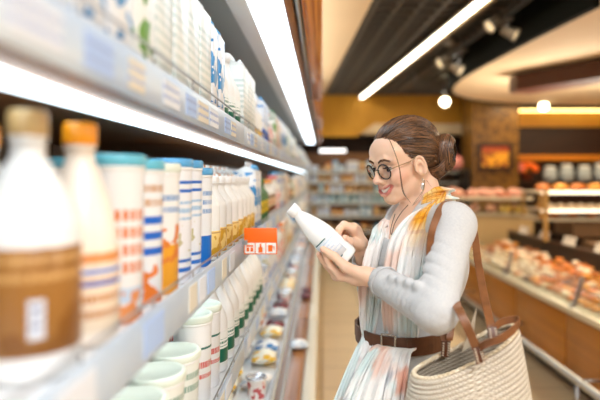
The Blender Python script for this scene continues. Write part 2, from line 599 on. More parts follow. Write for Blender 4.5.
mk_tub('cup', 0.037, 0.085, M_foil, T_CUP, 0.80, 0.006, 'yogurt_cup')
mk_tub('cuprose', 0.037, 0.085, M_foil, T_CUP2, 0.80, 0.006, 'yogurt_cup')


def mk_carton(kind, wx, wy, H, gable, pm, capm):
    b = MB().rbox(-wx, wx, -wy, wy, 0, H - gable, 0.002, seg=1)
    # gable roof, ridge along y
    z0 = H - gable - 0.001
    z1 = H - 0.016
    b.add([(-wx, -wy, z0), (wx, -wy, z0), (wx, wy, z0), (-wx, wy, z0), (0, -wy * 0.96, z1), (0, wy * 0.96, z1)],
          [(0, 1, 4), (1, 2, 5, 4), (2, 3, 5), (3, 0, 4, 5), (3, 2, 1, 0)])
    proto(kind, 'milk_carton', (b, pm), [('top_seam', MB().rbox(-0.002, 0.002, -wy * 0.97, wy * 0.97, z1 - 0.003, H, 0.0008, seg=1), pm),
                                        ('cap', MB().lathe([(0.012, 0), (0.012, 0.010), (0.010, 0.012), (0.001, 0.012)], 14,
                                                           c=(wx * 0.52, 0, (z0 + z1) / 2), axis=(0.75, 0, 0.65)), capm)])


C_GY = print_mat('print_carton_grey', (0.94, 0.96, 0.95), [('text', 0.03, 0.20, None, None, (0.80, 0.86, 0.85), 60)], flat=True)
C_BL = print_mat('print_carton_blue', (0.95, 0.96, 0.97), [('blot', 0.05, 0.22, None, None, (0.15, 0.55, 0.80), 22), ('solid', 0.0, 0.03, None, None, (0.2, 0.5, 0.75))], flat=True)
C_GN = print_mat('print_carton_green', (0.95, 0.96, 0.94), [('blot', 0.0, 0.18, None, None, (0.35, 0.62, 0.18), 14), ('text', 0.18, 0.23, None, None, (0.3, 0.5, 0.3), 70)], flat=True)
C_OR = print_mat('print_carton_orange', (0.97, 0.95, 0.92), [('solid', 0.0, 0.25, -0.05, -0.026, (0.90, 0.55, 0.25)), ('text', 0.05, 0.2, None, None, (0.75, 0.8, 0.8), 50)], flat=True)
C_BR = print_mat('print_carton_bluerow', (0.93, 0.95, 0.98), [('solid', 0.02, 0.09, None, None, (0.15, 0.45, 0.85)), ('text', 0.12, 0.2, None, None, (0.45, 0.65, 0.85), 50)], flat=True)
mk_carton('cgrey', 0.045, 0.047, 0.272, 0.035, C_GY, M_capw)
mk_carton('cblue', 0.040, 0.040, 0.262, 0.035, C_BL, M_lidb)
mk_carton('cgreen', 0.040, 0.040, 0.255, 0.035, C_GN, M_capg)
mk_carton('corange', 0.036, 0.045, 0.245, 0.030, C_OR, M_capw)
mk_carton('cbluerow', 0.038, 0.042, 0.240, 0.032, C_BR, M_lidb)


def mk_pouch(kind, L, Wd, H, pm, name='cheese_pouch'):
    b = MB()
    R = []
    for j in range(9):
        t = j / 8
        yy = -L / 2 + L * t
        h = H / 2 * (0.08 + 0.92 * math.sin(PI * min(max(t, 0.02), 0.98)) ** 0.5)
        R.append([(Wd / 2 * math.cos(a) * (0.9 + 0.1 * h / (H / 2)), yy, H / 2 + h * math.sin(a)) for a in [2 * PI * i / 14 for i in range(14)]])
    b.rings(R)
    s = MB().box(-Wd / 2 * 0.86, Wd / 2 * 0.86, -L / 2 - 0.010, -L / 2, H / 2 - 0.0006, H / 2 + 0.0006)
    s2 = MB().box(-Wd / 2 * 0.86, Wd / 2 * 0.86, L / 2, L / 2 + 0.010, H / 2 - 0.0006, H / 2 + 0.0006)
    proto(kind, name, (b, pm), [('crimped_end', s, M_foil), ('crimped_end', s2, M_foil)])


mk_pouch('porange', 0.13, 0.11, 0.06, print_mat('print_pouch_orange', (0.95, 0.92, 0.88), [('blot', -1, 1, None, None, (0.90, 0.50, 0.25), 26)]))
mk_pouch('pyellow', 0.13, 0.11, 0.06, print_mat('print_pouch_yellow', (0.96, 0.95, 0.88), [('blot', -1, 1, None, None, (0.95, 0.75, 0.15), 26)]))
mk_pouch('pblue', 0.13, 0.11, 0.06, print_mat('print_pouch_blue', (0.94, 0.95, 0.96), [('blot', -1, 1, None, None, (0.20, 0.50, 0.75), 26)]))
mk_pouch('pwhite', 0.13, 0.11, 0.05, print_mat('print_pouch_white', (0.95, 0.95, 0.95), [('blot', -1, 1, None, None, (0.75, 0.80, 0.85), 30)]))
mk_pouch('pdark', 0.12, 0.10, 0.055, print_mat('print_pouch_dark', (0.25, 0.12, 0.14), [('blot', -1, 1, None, None, (0.60, 0.20, 0.25), 30)]))

DESC = {  # kind: (description, category, pitch along the shelf, half depth)
    'tan': ('white bottle with tan label and beige cap', 'bottle', 0.108, 0.0515),
    'orangecap': ('cream bottle with an orange cap', 'bottle', 0.104, 0.046),
    'gold': ('white bottle with a gold base label', 'bottle', 0.100, 0.047),
    'green': ('white pointed bottle with green label', 'bottle', 0.108, 0.052),
    'greenjar': ('green bottle with a yellow label', 'bottle', 0.085, 0.040),
    'brown': ('brown label bottle with orange cap', 'bottle', 0.085, 0.040),
    'pink': ('white bottle with pink print and pink cap', 'bottle', 0.088, 0.042),
    'tuborange': ('tall white tub with orange dots', 'tub', 0.106, 0.042),
    'tubblue': ('tall white tub with thin blue stripes', 'tub', 0.100, 0.042),
    'tubyellow': ('tall white tub with a yellow base', 'tub', 0.094, 0.040),
    'tubstripe': ('tall white tub with thick blue bars', 'tub', 0.096, 0.041),
    'tubgreen': ('tall white tub with blue and green base', 'tub', 0.092, 0.039),
    'tubivory': ('wide round tub with an ivory lid', 'tub', 0.128, 0.059),
    'tubred': ('white tub with red lettering', 'tub', 0.100, 0.046),
    'cup': ('small yogurt cup with blue print', 'yogurt', 0.084, 0.040),
    'cuprose': ('small yogurt cup with red print', 'yogurt', 0.084, 0.040),
    'cgrey': ('tall white carton with grey lettering', 'carton', 0.106, 0.046),
    'cblue': ('white carton with blue blotches', 'carton', 0.092, 0.041),
    'cgreen': ('white carton with green leafy print', 'carton', 0.092, 0.041),
    'corange': ('white carton with an orange edge', 'carton', 0.100, 0.038),
    'cbluerow': ('white carton with broad blue foot', 'carton', 0.094, 0.040),
    'porange': ('orange cheese pouch lying flat', 'pouch', 0.160, 0.056),
    'pyellow': ('yellow cheese pouch lying flat', 'pouch', 0.160, 0.056),
    'pblue': ('blue cheese pouch lying flat', 'pouch', 0.160, 0.056),
    'pwhite': ('white cheese pouch lying flat', 'pouch', 0.160, 0.056),
    'pdark': ('dark red cheese pouch lying flat', 'pouch', 0.150, 0.052),
}
DN = {0: 'top shelf', 1: 'second shelf', 2: 'third shelf', 3: 'fourth shelf', 4: 'bottom well'}
_count = {}


def stock(di, xf, zs, y, yend, seq, row, jit=0.004, cycle=True, far_y=4.6):
    """fill one row of a shelf; row 0 stands at the front edge, row 1 behind it"""
    i = 0
    rr = random.Random(di * 100 + row)
    names = []
    for k, n in seq:
        names += [k] * n
    while y < yend:
        k = names[i % len(names)]
        if i >= len(names) and not cycle:
            break
        i += 1
        if di >= 3:            # loosely filled lower decks
            if rr.random() < 0.45:
                k = rr.choice(names)
            if rr.random() < 0.16:
                y += rr.uniform(0.05, 0.12)
        d, cat, pitch, hd = DESC[k]
        yc = y + pitch / 2
        if any(a - pitch * 0.45 < yc < a + pitch * 0.45 for a in (1.7025, 4.2025, 6.7025)) and False:
            pass
        y += pitch
        x = xf - 0.012 - hd - row * (0.128 if di < 3 else 2 * hd + 0.010) + rr.uniform(-jit, 0)
        where = DN[di]
        key = (di, row, k)
        o_ = nth(key)
        if row == 0:
            lab = '%s, %s such along the %s' % (d, o_, where)
        else:
            lab = '%s, %s in the %s back row' % (d, o_, where)
        grp = '%ss on the %s' % (cat if cat != 'yogurt' else 'yogurt cup', where)
        rz = rr.uniform(-0.14, 0.14) if k[0] in 'p' and di >= 3 else rr.uniform(-0.05, 0.05)
        if cat in ('bottle', 'tub', 'yogurt'):
            rz = rr.uniform(-0.5, 0.5) if k not in ('tan', 'tuborange', 'tubblue') else rr.uniform(-0.1, 0.1)
        spawn(k, (x, yc, zs + 0.0006), lab, cat, grp, rz, parts=yc < 5.0)


YE = 9.65
Z1, Z2, Z3, Z4 = [d[2] for d in DECKS]
stock(0, XF, Z1, 0.47, YE, [('cblue', 3), ('cgreen', 1), ('cgrey', 4), ('cblue', 2), ('green', 3), ('cgrey', 3), ('gold', 3), ('cbluerow', 3), ('pink', 3), ('cgreen', 2), ('corange', 3), ('cblue', 3)], 0)
stock(0, XF, Z1, 0.40, 3.4, [('cblue', 4), ('cgrey', 12), ('cbluerow', 8), ('corange', 8)], 1)
stock(1, XF, Z2, 0.521, YE, [('tan', 1), ('orangecap', 1), ('tuborange', 1), ('tubstripe', 1), ('tubyellow', 1), ('tubblue', 2), ('tubgreen', 1), ('gold', 8), ('cblue', 2), ('greenjar', 4), ('brown', 5), ('pink', 4), ('tubblue', 4), ('corange', 4),
                             ('brown', 6), ('greenjar', 3), ('gold', 6), ('tuborange', 4), ('brown', 5), ('cblue', 4), ('pink', 4), ('gold', 5)], 0)
stock(1, XF, Z2, 0.645, 3.4, [('orangecap', 2), ('tuborange', 3), ('tubblue', 3), ('corange', 10), ('cbluerow', 5), ('greenjar', 5), ('brown', 8)], 1)
stock(2, XF, Z3, 0.72, YE, [('tubivory', 4), ('tubred', 2), ('green', 9), ('cup', 4), ('tubblue', 5), ('pink', 5), ('corange', 5), ('gold', 5), ('cuprose', 6), ('cblue', 5), ('tubred', 5), ('greenjar', 4)], 0)
stock(2, XF, Z3, 0.60, 3.2, [('tubivory', 5), ('tubred', 4), ('green', 10), ('cblue', 6)], 1)
stock(3, -0.185, Z4, 1.2, YE, [('porange', 2), ('pwhite', 1), ('pdark', 1), ('porange', 2), ('pyellow', 2), ('pblue', 1), ('pdark', 2), ('pwhite', 2), ('cup', 4), ('pyellow', 2), ('cuprose', 6), ('pblue', 4), ('pdark', 3)], 0)
stock(3, -0.185, Z4, 1.2, 3.6, [('pblue', 3), ('pyellow', 3), ('pwhite', 3), ('porange', 3)], 1)
stock(4, -0.262, 0.3985, 2.3, YE, [('pwhite', 2), ('pdark', 1), ('pwhite', 1), ('pblue', 2), ('cup', 3), ('pdark', 4), ('pwhite', 3), ('porange', 3), ('cup', 6), ('pdark', 3)], 0)
stock(4, -0.262, 0.3985, 2.3, 4.4, [('pwhite', 3), ('pyellow', 3), ('pdark', 3), ('pblue', 4)], 1)

# a few pouches left lying on the ledge of the bottom well
for kind, yy, lab in (('pwhite', 3.45, 'white cheese pouch left lying on the brown ledge of the bottom well'),
                      ('pdark', 4.85, 'dark red cheese pouch on the brown ledge, nearer of two'),
                      ('pdark', 5.10, 'dark red cheese pouch on the brown ledge, farther of two')):
    spawn(kind, (-0.142, yy, 0.4728), lab, 'pouch', 'pouches on the ledge of the bottom well', 0.15)

# ------------------------------------------------------------------ the orange shelf sign
sg = thing('shelf_sign', 'orange shelf sign with white pictogram squares clipped to a price rail', 'sign', (XF + 0.053, 1.66, CZ - 0.148))
M_sor = mat('orange_sign_card', (0.98, 0.43, 0.04), 0.45)
w_, h_ = 0.098, 0.078
obj('sign_card', MB().rbox(-w_ / 2, w_ / 2, -0.002, 0.002, -h_, 0, 0.001), M_sor, sg)
M_sw = mat('white_sign_print', (0.97, 0.96, 0.94), 0.5)
for i in range(3):
    x0 = -w_ / 2 + 0.003 + i * 0.0315
    sq = obj('white_square', MB().box(x0, x0 + 0.029, -0.0028, -0.0021, -h_ + 0.003, -h_ + 0.034), M_sw, sg)
    ic = MB()
    cx, cz = x0 + 0.0145, -h_ + 0.0185
    if i == 0:      # two small blocks over a bar
        ic.box(cx - 0.010, cx - 0.002, -0.0034, -0.0029, cz - 0.010, cz + 0.002)
        ic.box(cx + 0.002, cx + 0.010, -0.0034, -0.0029, cz - 0.010, cz + 0.002)
        ic.box(cx - 0.010, cx + 0.010, -0.0034, -0.0029, cz + 0.004, cz + 0.009)
    elif i == 1:    # a bottle
        ic.box(cx - 0.006, cx + 0.006, -0.0034, -0.0029, cz - 0.013, cz + 0.003)
        ic.box(cx - 0.0025, cx + 0.0025, -0.0034, -0.0029, cz + 0.003, cz + 0.013)
    else:           # a jug with handle
        ic.box(cx - 0.009, cx + 0.004, -0.0034, -0.0029, cz - 0.010, cz + 0.009)
        ic.box(cx + 0.004, cx + 0.010, -0.0034, -0.0029, cz + 0.002, cz + 0.005)
        ic.box(cx + 0.008, cx + 0.010, -0.0034, -0.0029, cz - 0.006, cz + 0.005)
    obj('pictogram', ic, M_sor, sq)
obj('clip', MB().rbox(-w_ / 2 - 0.0035, -w_ / 2 + 0.010, -0.004, 0.004, -0.05, -0.036, 0.001), M_steel, sg)
# ------------------------------------------------------------------ the room
def tile_mat():
    m = bpy.data.materials.new('floor_tiles')
    m.use_nodes = True
    n = NT(m)
    br = n.nt.nodes.new('ShaderNodeTexBrick')
    br.offset = 0.0
    br.inputs['Scale'].default_value = 1.0
    br.inputs['Brick Width'].default_value = 0.45
    br.inputs['Row Height'].default_value = 0.45
    br.inputs['Mortar Size'].default_value = 0.006
    br.inputs['Color1'].default_value = (*srgb((0.82, 0.73, 0.59)), 1)
    br.inputs['Color2'].default_value = (*srgb((0.79, 0.70, 0.56)), 1)
    br.inputs['Mortar'].default_value = (*srgb((0.55, 0.46, 0.35)), 1)
    n.link(n.tc.outputs['Object'], br.inputs['Vector'])
    n.link(br.outputs['Color'], n.b.inputs['Base Color'])
    n.b.inputs['Roughness'].default_value = 0.28
    return m


def mosaic_mat():
    m = bpy.data.materials.new('pillar_mosaic')
    m.use_nodes = True
    n = NT(m)
    v = n.nt.nodes.new('ShaderNodeTexVoronoi')
    v.inputs['Scale'].default_value = 22
    n.link(n.tc.outputs['Object'], v.inputs['Vector'])
    x, y, z = n.sep(v.outputs['Color'])
    n.link(n.mix(x, srgb((0.31, 0.20, 0.07)), srgb((0.54, 0.38, 0.13))), n.b.inputs['Base Color'])
    n.b.inputs['Roughness'].default_value = 0.35
    return m


YB = 10.7
struct('floor', MB().box(-2.0, 6.2, -4.0, 11.5, -0.06, 0.0), tile_mat())
M_ochre = mat('ochre_paint', (0.85, 0.63, 0.17), 0.6, noise=(0.6, 0.2, (0.77, 0.55, 0.13)))
M_dark = mat('dark_brown_wall', (0.17, 0.10, 0.07), 0.7)
M_dwood = mat('dark_wood_panel', (0.22, 0.12, 0.07), 0.5, noise=((2, 2, 18), 0.3, (0.17, 0.09, 0.055)))
M_beige = mat('beige_ceiling', (0.93, 0.84, 0.70), 0.7, noise=(1.0, 0.1, (0.90, 0.81, 0.67)))
M_blackc = mat('ceiling_black', (0.035, 0.033, 0.032), 0.6)
M_grid = mat('ceiling_grid_metal', (0.38, 0.37, 0.35), 0.5)
M_bwall = mat('beige_wall', (0.72, 0.60, 0.45), 0.7)
struct('wall_back', MB().box(-2.0, 6.2, YB, YB + 0.1, 0, 3.3), M_dark)
struct('wall_left', MB().box(-2.0, -1.9, -4.0, YB, 0, 3.3), M_bwall)
struct('wall_right', MB().box(6.1, 6.2, -4.0, YB, 0, 3.3), M_bwall)
struct('wall_front', MB().box(-2.0, 6.2, -4.1, -4.0, 0, 3.3), M_bwall)
# ceiling: beige boards on the left of a slanting line, black open-cell grid on the right
ZC = CZ + 1.5


def edge_x(y):     # the boundary between the beige ceiling and the grid
    return 0.43 + (y - 4.72) * (0.04 - 0.43) / (10.0 - 4.72)


struct('ceiling', MB().box(-2.0, 6.2, -4.0, YB, ZC + 0.22, ZC + 0.3), M_blackc)
cb = MB()
cb.prism([(-1.9, -4.0), (edge_x(-4.0), -4.0), (edge_x(YB), YB), (-1.9, YB)], ZC, ZC + 0.20)
struct('ceiling', cb, M_beige)
gm = MB()
yaw = math.atan2(0.04 - 0.43, 5.28)
gdir = Vector((math.sin(yaw), math.cos(yaw), 0))
y = 3.0
while y < YB - 0.02:
    gm.box(edge_x(y) + 0.02, 3.4, y, y + 0.022, ZC + 0.01, ZC + 0.05)
    y += 0.20
x = 0.0
while x < 2.9:
    a = (edge_x(3.0) + 0.05 + x, 3.0)
    b = (edge_x(YB - 0.03) + 0.05 + x, YB - 0.03)
    gm.prism([(a[0], a[1]), (a[0] + 0.022, a[1]), (b[0] + 0.022, b[1]), (b[0], b[1])], ZC + 0.012, ZC + 0.048)
    x += 0.20
struct('ceiling', gm, M_grid)
# long strip luminaire
sa, sb = Vector((1.89, -0.8, 0)), Vector((0.72, 10.1, 0))
sdir = (sb - sa).normalized()
ang = -math.atan2(sdir.x, sdir.y)
L = (sb - sa).length
M_strip = mat('strip_light_tube', (1, 1, 1), 0.4, emit=10.0, ecol=(1.0, 0.95, 0.86))
mid = (sa + sb) / 2
st = thing('strip_light', 'long white strip light running along the dark grid ceiling', 'ceiling light', (mid.x, mid.y, ZC - 0.04), ang)
obj('housing', MB().rbox(-0.055, 0.095, -L / 2, L / 2, 0.0, 0.035, 0.004), mat('light_housing', (0.55, 0.52, 0.46), 0.4), st)
obj('diffuser', MB().rbox(-0.034, 0.026, -L / 2 + 0.02, L / 2 - 0.02, -0.022, -0.0005, 0.006), M_strip, st)
obj('reflector', MB().box(0.050, 0.092, -L / 2, L / 2, -0.020, -0.0005), mat('reflector_metal', (0.72, 0.66, 0.52), 0.3, 0.8), st)

# lowered beige ceiling island with a rounded end, and its dark edge
ISL = [(1.93, 3.88), (1.81, 4.87), (1.71, 6.05), (1.68, 6.7), (1.69, 7.1), (1.76, 7.6), (1.92, 8.05), (2.25, 8.5), (2.7, 8.85), (3.2, 9.1), (4.2, 9.28), (6.0, 9.35), (6.0, 1.5), (2.25, 1.5)]
ZI = CZ + 1.2
struct('ceiling', MB().prism(ISL, ZI, ZI + 0.08), M_beige)
cxm = sum(p[0] for p in ISL) / len(ISL)
rim = MB()
for (xa, ya), (xb, yb) in zip(ISL[:-3], ISL[1:-2]):
    d = Vector((xb - xa, yb - ya)).normalized()
    nn = Vector((-d.y, d.x)) * 0.05
    rim.prism([(xa, ya), (xb, yb), (xb + nn.x, yb + nn.y), (xa + nn.x, ya + nn.y)], ZI - 0.015, ZI + 0.31)
struct('trim_1', rim, mat('dark_green_trim', (0.05, 0.065, 0.05), 0.8, spec=0.1))
# wooden beam hanging under the island
bm_ = MB()
bm_.prism([(2.19, 6.55), (2.19, 6.3), (2.9, 5.3), (4.9, 2.5), (5.15, 2.68), (3.0, 5.75), (2.45, 6.6)], ZI - 0.21, ZI - 0.03)
bm_.prism([(2.30, 6.45), (2.40, 6.25), (5.0, 2.6), (5.1, 2.68), (2.45, 6.5)], ZI - 0.03, ZI)
struct('trim_2', bm_, mat('dark_beam_wood', (0.28, 0.13, 0.075), 0.4))

# ochre bulkhead over the far shelves
bk = MB()
zt, zm = ZC, CZ + (178 - 124) / F * 10.2
bk.box(-0.6, 3.05, 10.2, 10.69, zm, ZC + 0.01)
struct('wall_back', bk, M_ochre)
M_cr = mat('cream_paint', (0.90, 0.82, 0.68), 0.6)
struct('trim_3', MB().box(0.55, 3.05, 10.15, 10.69, CZ + (178 - 134) / F * 10.2, zm), M_cr)
lo = MB()
lo.prism([(-0.6, zm), (0.95, zm), (0.62, CZ + (178 - 137) / F * 10.2), (-0.6, CZ + (178 - 137) / F * 10.2)], 10.12, 10.149, axis=1)
struct('trim_5', lo, M_ochre)
# right-hand back wall: lit yellow fascia, dark panel, orange ledge
M_yel = mat('yellow_fascia', (0.93, 0.72, 0.26), 0.5, noise=((0.8, 1, 3), 0.3, (0.85, 0.60, 0.18)))
yr = 9.75


def zr(py, yy=yr):
    return CZ + (178 - py) / F * yy


struct('trim_6', MB().box(3.30, 6.1, yr - 0.05, yr + 0.12, zr(127), zr(113)), M_yel)
struct('wall_back', MB().box(3.30, 6.1, yr + 0.02, yr + 0.12, zr(113), ZC + 0.2), M_dwood)
pn = MB()
pn.box(3.30, 6.1, yr + 0.02, yr + 0.14, 0.9, zr(127))
struct('wall_back', pn, M_dwood)
struct('trim_4', MB().box(3.30, 6.1, yr - 0.16, yr + 0.02, zr(160.5), zr(155.5)), mat('orange_ledge', (0.85, 0.52, 0.12), 0.4))
# warm tube behind the yellow fascia lip
tl = thing('fascia_light', 'thin warm light tube along the top of the yellow wall fascia', 'light', (4.6, yr - 0.10, zr(111.3)))
obj('tube', MB().tube([(-1.2, 0, 0), (1.45, 0, 0)], 0.018, 10), mat('warm_tube', (1, 0.9, 0.7), 0.4, emit=6.0, ecol=(1.0, 0.84, 0.5)), tl)
obj('bracket', MB().box(-1.25, 1.48, 0.018, 0.119, -0.012, 0.02), M_oakd, tl)

# mosaic pillar
struct('pillar', MB().box(2.42, 3.16, 9.0, 9.7, 0, ZC + 0.1), mosaic_mat())
pl = Vector(((495 - CX) / F * 8.97, 8.97, CZ + (178 - 156.5) / F * 8.97))
pf = thing('framed_picture', 'dark-framed picture of golden food on the mosaic pillar', 'picture', pl)
fr = MB()
W2, H2 = 0.27, 0.215
for a in ((-W2, W2, H2 - 0.05, H2), (-W2, W2, -H2, -H2 + 0.05), (-W2, -W2 + 0.05, -H2 + 0.05, H2 - 0.05), (W2 - 0.05, W2, -H2 + 0.05, H2 - 0.05)):
    fr.box(a[0], a[1], -0.03, 0.02, a[2], a[3])
obj('frame', fr, mat('frame_dark_wood', (0.20, 0.09, 0.05), 0.4), pf)
mp = bpy.data.materials.new('picture_print')
mp.use_nodes = True
n = NT(mp)
x, y, z = n.sep(n.tc.outputs['Object'])
nz = n.noise(n.tc.outputs['Object'], 9, 2)
c = n.mix(n.math('GREATER_THAN', nz, 0.47), srgb((0.62, 0.33, 0.10)), srgb((0.92, 0.66, 0.16)))
c = n.mix(n.math('GREATER_THAN', z, 0.07), c, srgb((0.72, 0.30, 0.12)))
n.link(c, n.b.inputs['Base Color'])
obj('print', MB().box(-W2 + 0.05, W2 - 0.05, -0.012, 0.010, -H2 + 0.05, H2 - 0.05), mp, pf)

# ------------------------------------------------------------------ ceiling fittings
tk = thing('track_rail', 'thin dark lighting track hanging under the grid ceiling', 'track', (1.45, 6.4, ZC - 0.10))
ta, tb = Vector((1.72, 3.2, 0)), Vector((1.27, 8.9, 0))
o_ = Vector((1.45, 6.4, 0))
obj('rail', MB().tube([ta - o_, tb - o_], 0.022, 4), mat('track_black', (0.05, 0.05, 0.05), 0.4), tk)
hg = MB()
for t in (0.15, 0.5, 0.85):
    p = ta.lerp(tb, t) - o_
    hg.tube([p + Vector((0, 0, 0.015)), p + Vector((0, 0, 0.11))], 0.006, 6)
obj('hanger', hg, M_steel, tk)
M_spot = mat('spot_housing', (0.60, 0.56, 0.50), 0.35, 0.5)
M_lens = mat('spot_lens', (0.97, 0.92, 0.82), 0.2, emit=0.7, ecol=(1, 0.9, 0.7))


def spot(px, py, Y, lab, aim):
    tx = ta.lerp(tb, (Y - ta.y) / (tb.y - ta.y))
    c_ = P(px, py, Y)
    t = thing('track_spotlight', lab, 'spotlight', (tx.x, Y, ZC - 0.125), 0, 'twin spotlights on the track')
    base = Vector((tx.x, Y, ZC - 0.125))
    d0 = Vector((c_.x, Y, c_.z)) - base
    obj('mount', MB().rbox(-0.04, 0.04, -0.10, 0.10, -0.03, -0.003, 0.004), mat('spot_mount', (0.3, 0.28, 0.26), 0.4), t)
    for k, (dx, dy, dz) in enumerate(((-0.075, 0.0, 0.04), (0.065, -0.02, -0.045))):
        pos = d0 + Vector((dx, dy, dz))
        ax = Vector(aim[k]).normalized()
        h = MB().lathe([(0.022, -0.085), (0.040, -0.080), (0.046, -0.02), (0.060, 0.055), (0.062, 0.06), (0.056, 0.06), (0.050, 0.04), (0.001, 0.04)], 18, c=pos, axis=ax)
        hd = obj('lamp_head', h, M_spot, t)
        obj('lens', MB().lathe([(0.049, 0.042), (0.049, 0.048), (0.001, 0.052)], 16, c=pos, axis=ax), M_lens, hd)
        arm = MB().tube([Vector((0, dy, -0.02)), Vector((0, dy, -0.02)).lerp(pos, 0.5) + Vector((0, 0, -0.01)), pos - ax * 0.03], 0.008, 6)
        obj('arm', arm, M_steel, t)


spot(502, 28, 4.85, 'twin spotlight on the ceiling track before the round detector', [(-0.6, -0.2, -0.5), (0.75, -0.45, -0.5)])
spot(450, 65, 6.0, 'twin spotlight on the ceiling track close under the round detector', [(-0.6, -0.2, -0.4), (0.75, -0.45, -0.5)])
dt = thing('smoke_detector', 'round grey smoke detector hanging from the grid ceiling between two spotlights', 'detector', P(449, 41, 6.0))
obj('dome', MB().ell((0, 0, 0), (0.068, 0.068, 0.055), 18, 10), mat('detector_grey', (0.55, 0.54, 0.52), 0.35), dt)
obj('stem', MB().tube([(0, 0, 0.04), (0, 0, ZC + 0.02 - P(449, 41, 6.0).z)], 0.015, 8), M_steel, dt)
M_glow = mat('lamp_glow', (1, 0.95, 0.85), 0.4, emit=14.0, ecol=(1.0, 0.93, 0.76))
for i, (px, py, Y, lab) in enumerate(((445, 102, 9.0, 'round glowing downlight at the rounded end of the beige ceiling, above her hair'),
                                      (544, 106.5, 9.0, 'round glowing downlight in front of the yellow fascia'))):
    c_ = P(px, py, Y)
    d = thing('downlight', lab, 'ceiling light', c_, 0, 'glowing downlights at the back')
    ax = Vector((-0.1, -1, -0.25)).normalized()
    obj('housing', MB().lathe([(0.03, -0.12), (0.075, -0.11), (0.085, 0.0), (0.08, 0.0), (0.07, -0.02), (0.001, -0.02)], 20, axis=ax), M_spot, d)
    obj('bulb', MB().lathe([(0.069, -0.018), (0.066, -0.004), (0.04, 0.006), (0.001, 0.01)], 20, axis=ax), M_glow, d)
    top = (ZC + 0.02 if i == 0 else ZI - 0.0)
    obj('stem', MB().tube([(0, 0.06, 0.04), (0, 0.06, max(0.06, top - c_.z))], 0.01, 8), M_steel, d)

# ------------------------------------------------------------------ shelving at the far end
FY = 9.85
M_fs = mat('far_shelf_steel', (0.62, 0.62, 0.60), 0.4)
fs = thing('end_shelving', 'steel shelving across the far end of the aisle stocked with packs', 'shelf unit', (1.2, FY + 0.25, 0))
X0, X1 = -0.35, 2.40
o_ = Vector((1.2, FY + 0.25, 0))


def fbox(mb, x0, x1, y0, y1, z0, z1):
    return mb.box(x0 - o_.x, x1 - o_.x, y0 - o_.y, y1 - o_.y, z0, z1)


obj('back_panel', fbox(MB(), X0, X1, FY + 0.46, FY + 0.5, 0.1, 1.98), M_brownin, fs)
obj('plinth', fbox(MB(), X0, X1, FY + 0.02, FY + 0.46, 0.0, 0.22), mat('plinth_grey', (0.5, 0.48, 0.45), 0.5), fs)
FZ = []
for k, py in enumerate((171.5, 182, 192.5, 203, 216, 231)):
    z = CZ + (178 - py) / F * FY
    FZ.append(z)
    sh = obj('shelf', fbox(MB(), X0, X1, FY + 0.01, FY + 0.46, z - 0.02, z), M_fs, fs)
    obj('price_strip', fbox(MB(), X0, X1, FY, FY + 0.008, z - 0.035, z + 0.008), mat('far_price_strip', (0.80, 0.80, 0.78), 0.5), sh)
for x in (X0, 1.18, X1 - 0.03):
    obj('upright', fbox(MB(), x, x + 0.03, FY + 0.462, FY + 0.498, 0, 1.99), M_fs, fs)
obj('top_light', fbox(MB(), -0.04, 0.42, FY + 0.05, FY + 0.12, zr(152, FY), zr(149, FY)), mat('far_cool_tube', (1, 1, 1), 0.4, emit=2.0), fs)
obj('light_arm', fbox(MB(), -0.04, -0.01, FY + 0.10, FY + 0.47, zr(152, FY) - 0.01, zr(149, FY)), M_fs, fs)
PC = [('white', (0.90, 0.91, 0.92)), ('pale blue', (0.52, 0.74, 0.88)), ('teal', (0.16, 0.58, 0.70)), ('orange', (0.80, 0.42, 0.14)), ('cream', (0.85, 0.76, 0.56)), ('brown', (0.36, 0.21, 0.12)), ('lilac', (0.62, 0.56, 0.80))]
rows = [[0, 0, 1, 0, 6, 0, 0, 1], [0, 4, 0, 3, 0, 4, 0, 1], [5, 3, 0, 4, 5, 0, 4, 0], [0, 1, 2, 2, 1, 2, 0, 1], [4, 0, 3, 0, 1, 5, 0, 4], [5, 3, 5, 4, 3, 5, 3, 4]]
fmeshes = {}
for ci, (cn, cc) in enumerate(PC):
    m = mat('far_pack_' + cn.replace(' ', '_'), cc, 0.45)
    b = MB().rbox(-0.052, 0.052, -0.05, 0.05, 0, 0.105, 0.006, seg=1)
    b.rbox(-0.035, 0.035, -0.054, -0.0495, 0.02, 0.075, 0.001, m=1, seg=1)
    PROTO['far' + str(ci)] = ('food_pack', b.mesh('food_pack', [m, mat('far_label_' + cn.replace(' ', '_'), [(0.75, 0.8, 0.9), (0.95, 0.95, 0.95), (0.9, 0.95, 0.95), (0.95, 0.85, 0.6), (0.7, 0.45, 0.3), (0.85, 0.7, 0.5), (0.95, 0.9, 0.95)][ci], 0.5)]), [])
SN = ['topmost', 'second', 'third', 'fourth', 'fifth', 'lowest']
rr = random.Random(5)
for k, z in enumerate(FZ):
    x = X0 + 0.09
    top = (FZ[k - 1] - z - 0.03) if k else 0.22
    while x < 1.72:
        ci = rows[k][int((x - X0) / 0.24) % 8] if rr.random() < 0.82 else rr.randrange(7)
        sx = rr.uniform(0.8, 1.15)
        sz = min(top, rr.uniform(0.10, 0.20)) / 0.105
        spawn('far%d' % ci, (x, FY + 0.10, z + 0.0005), '%s pack, %s such on the %s shelf of the end shelving' % (PC[ci][0], nth(('f', k, ci)), SN[k]), 'pack',
              '%s packs on the %s far shelf' % (PC[ci][0], SN[k]), rr.uniform(-0.05, 0.05), (sx, 1, sz))
        x += 0.104 * sx + 0.020
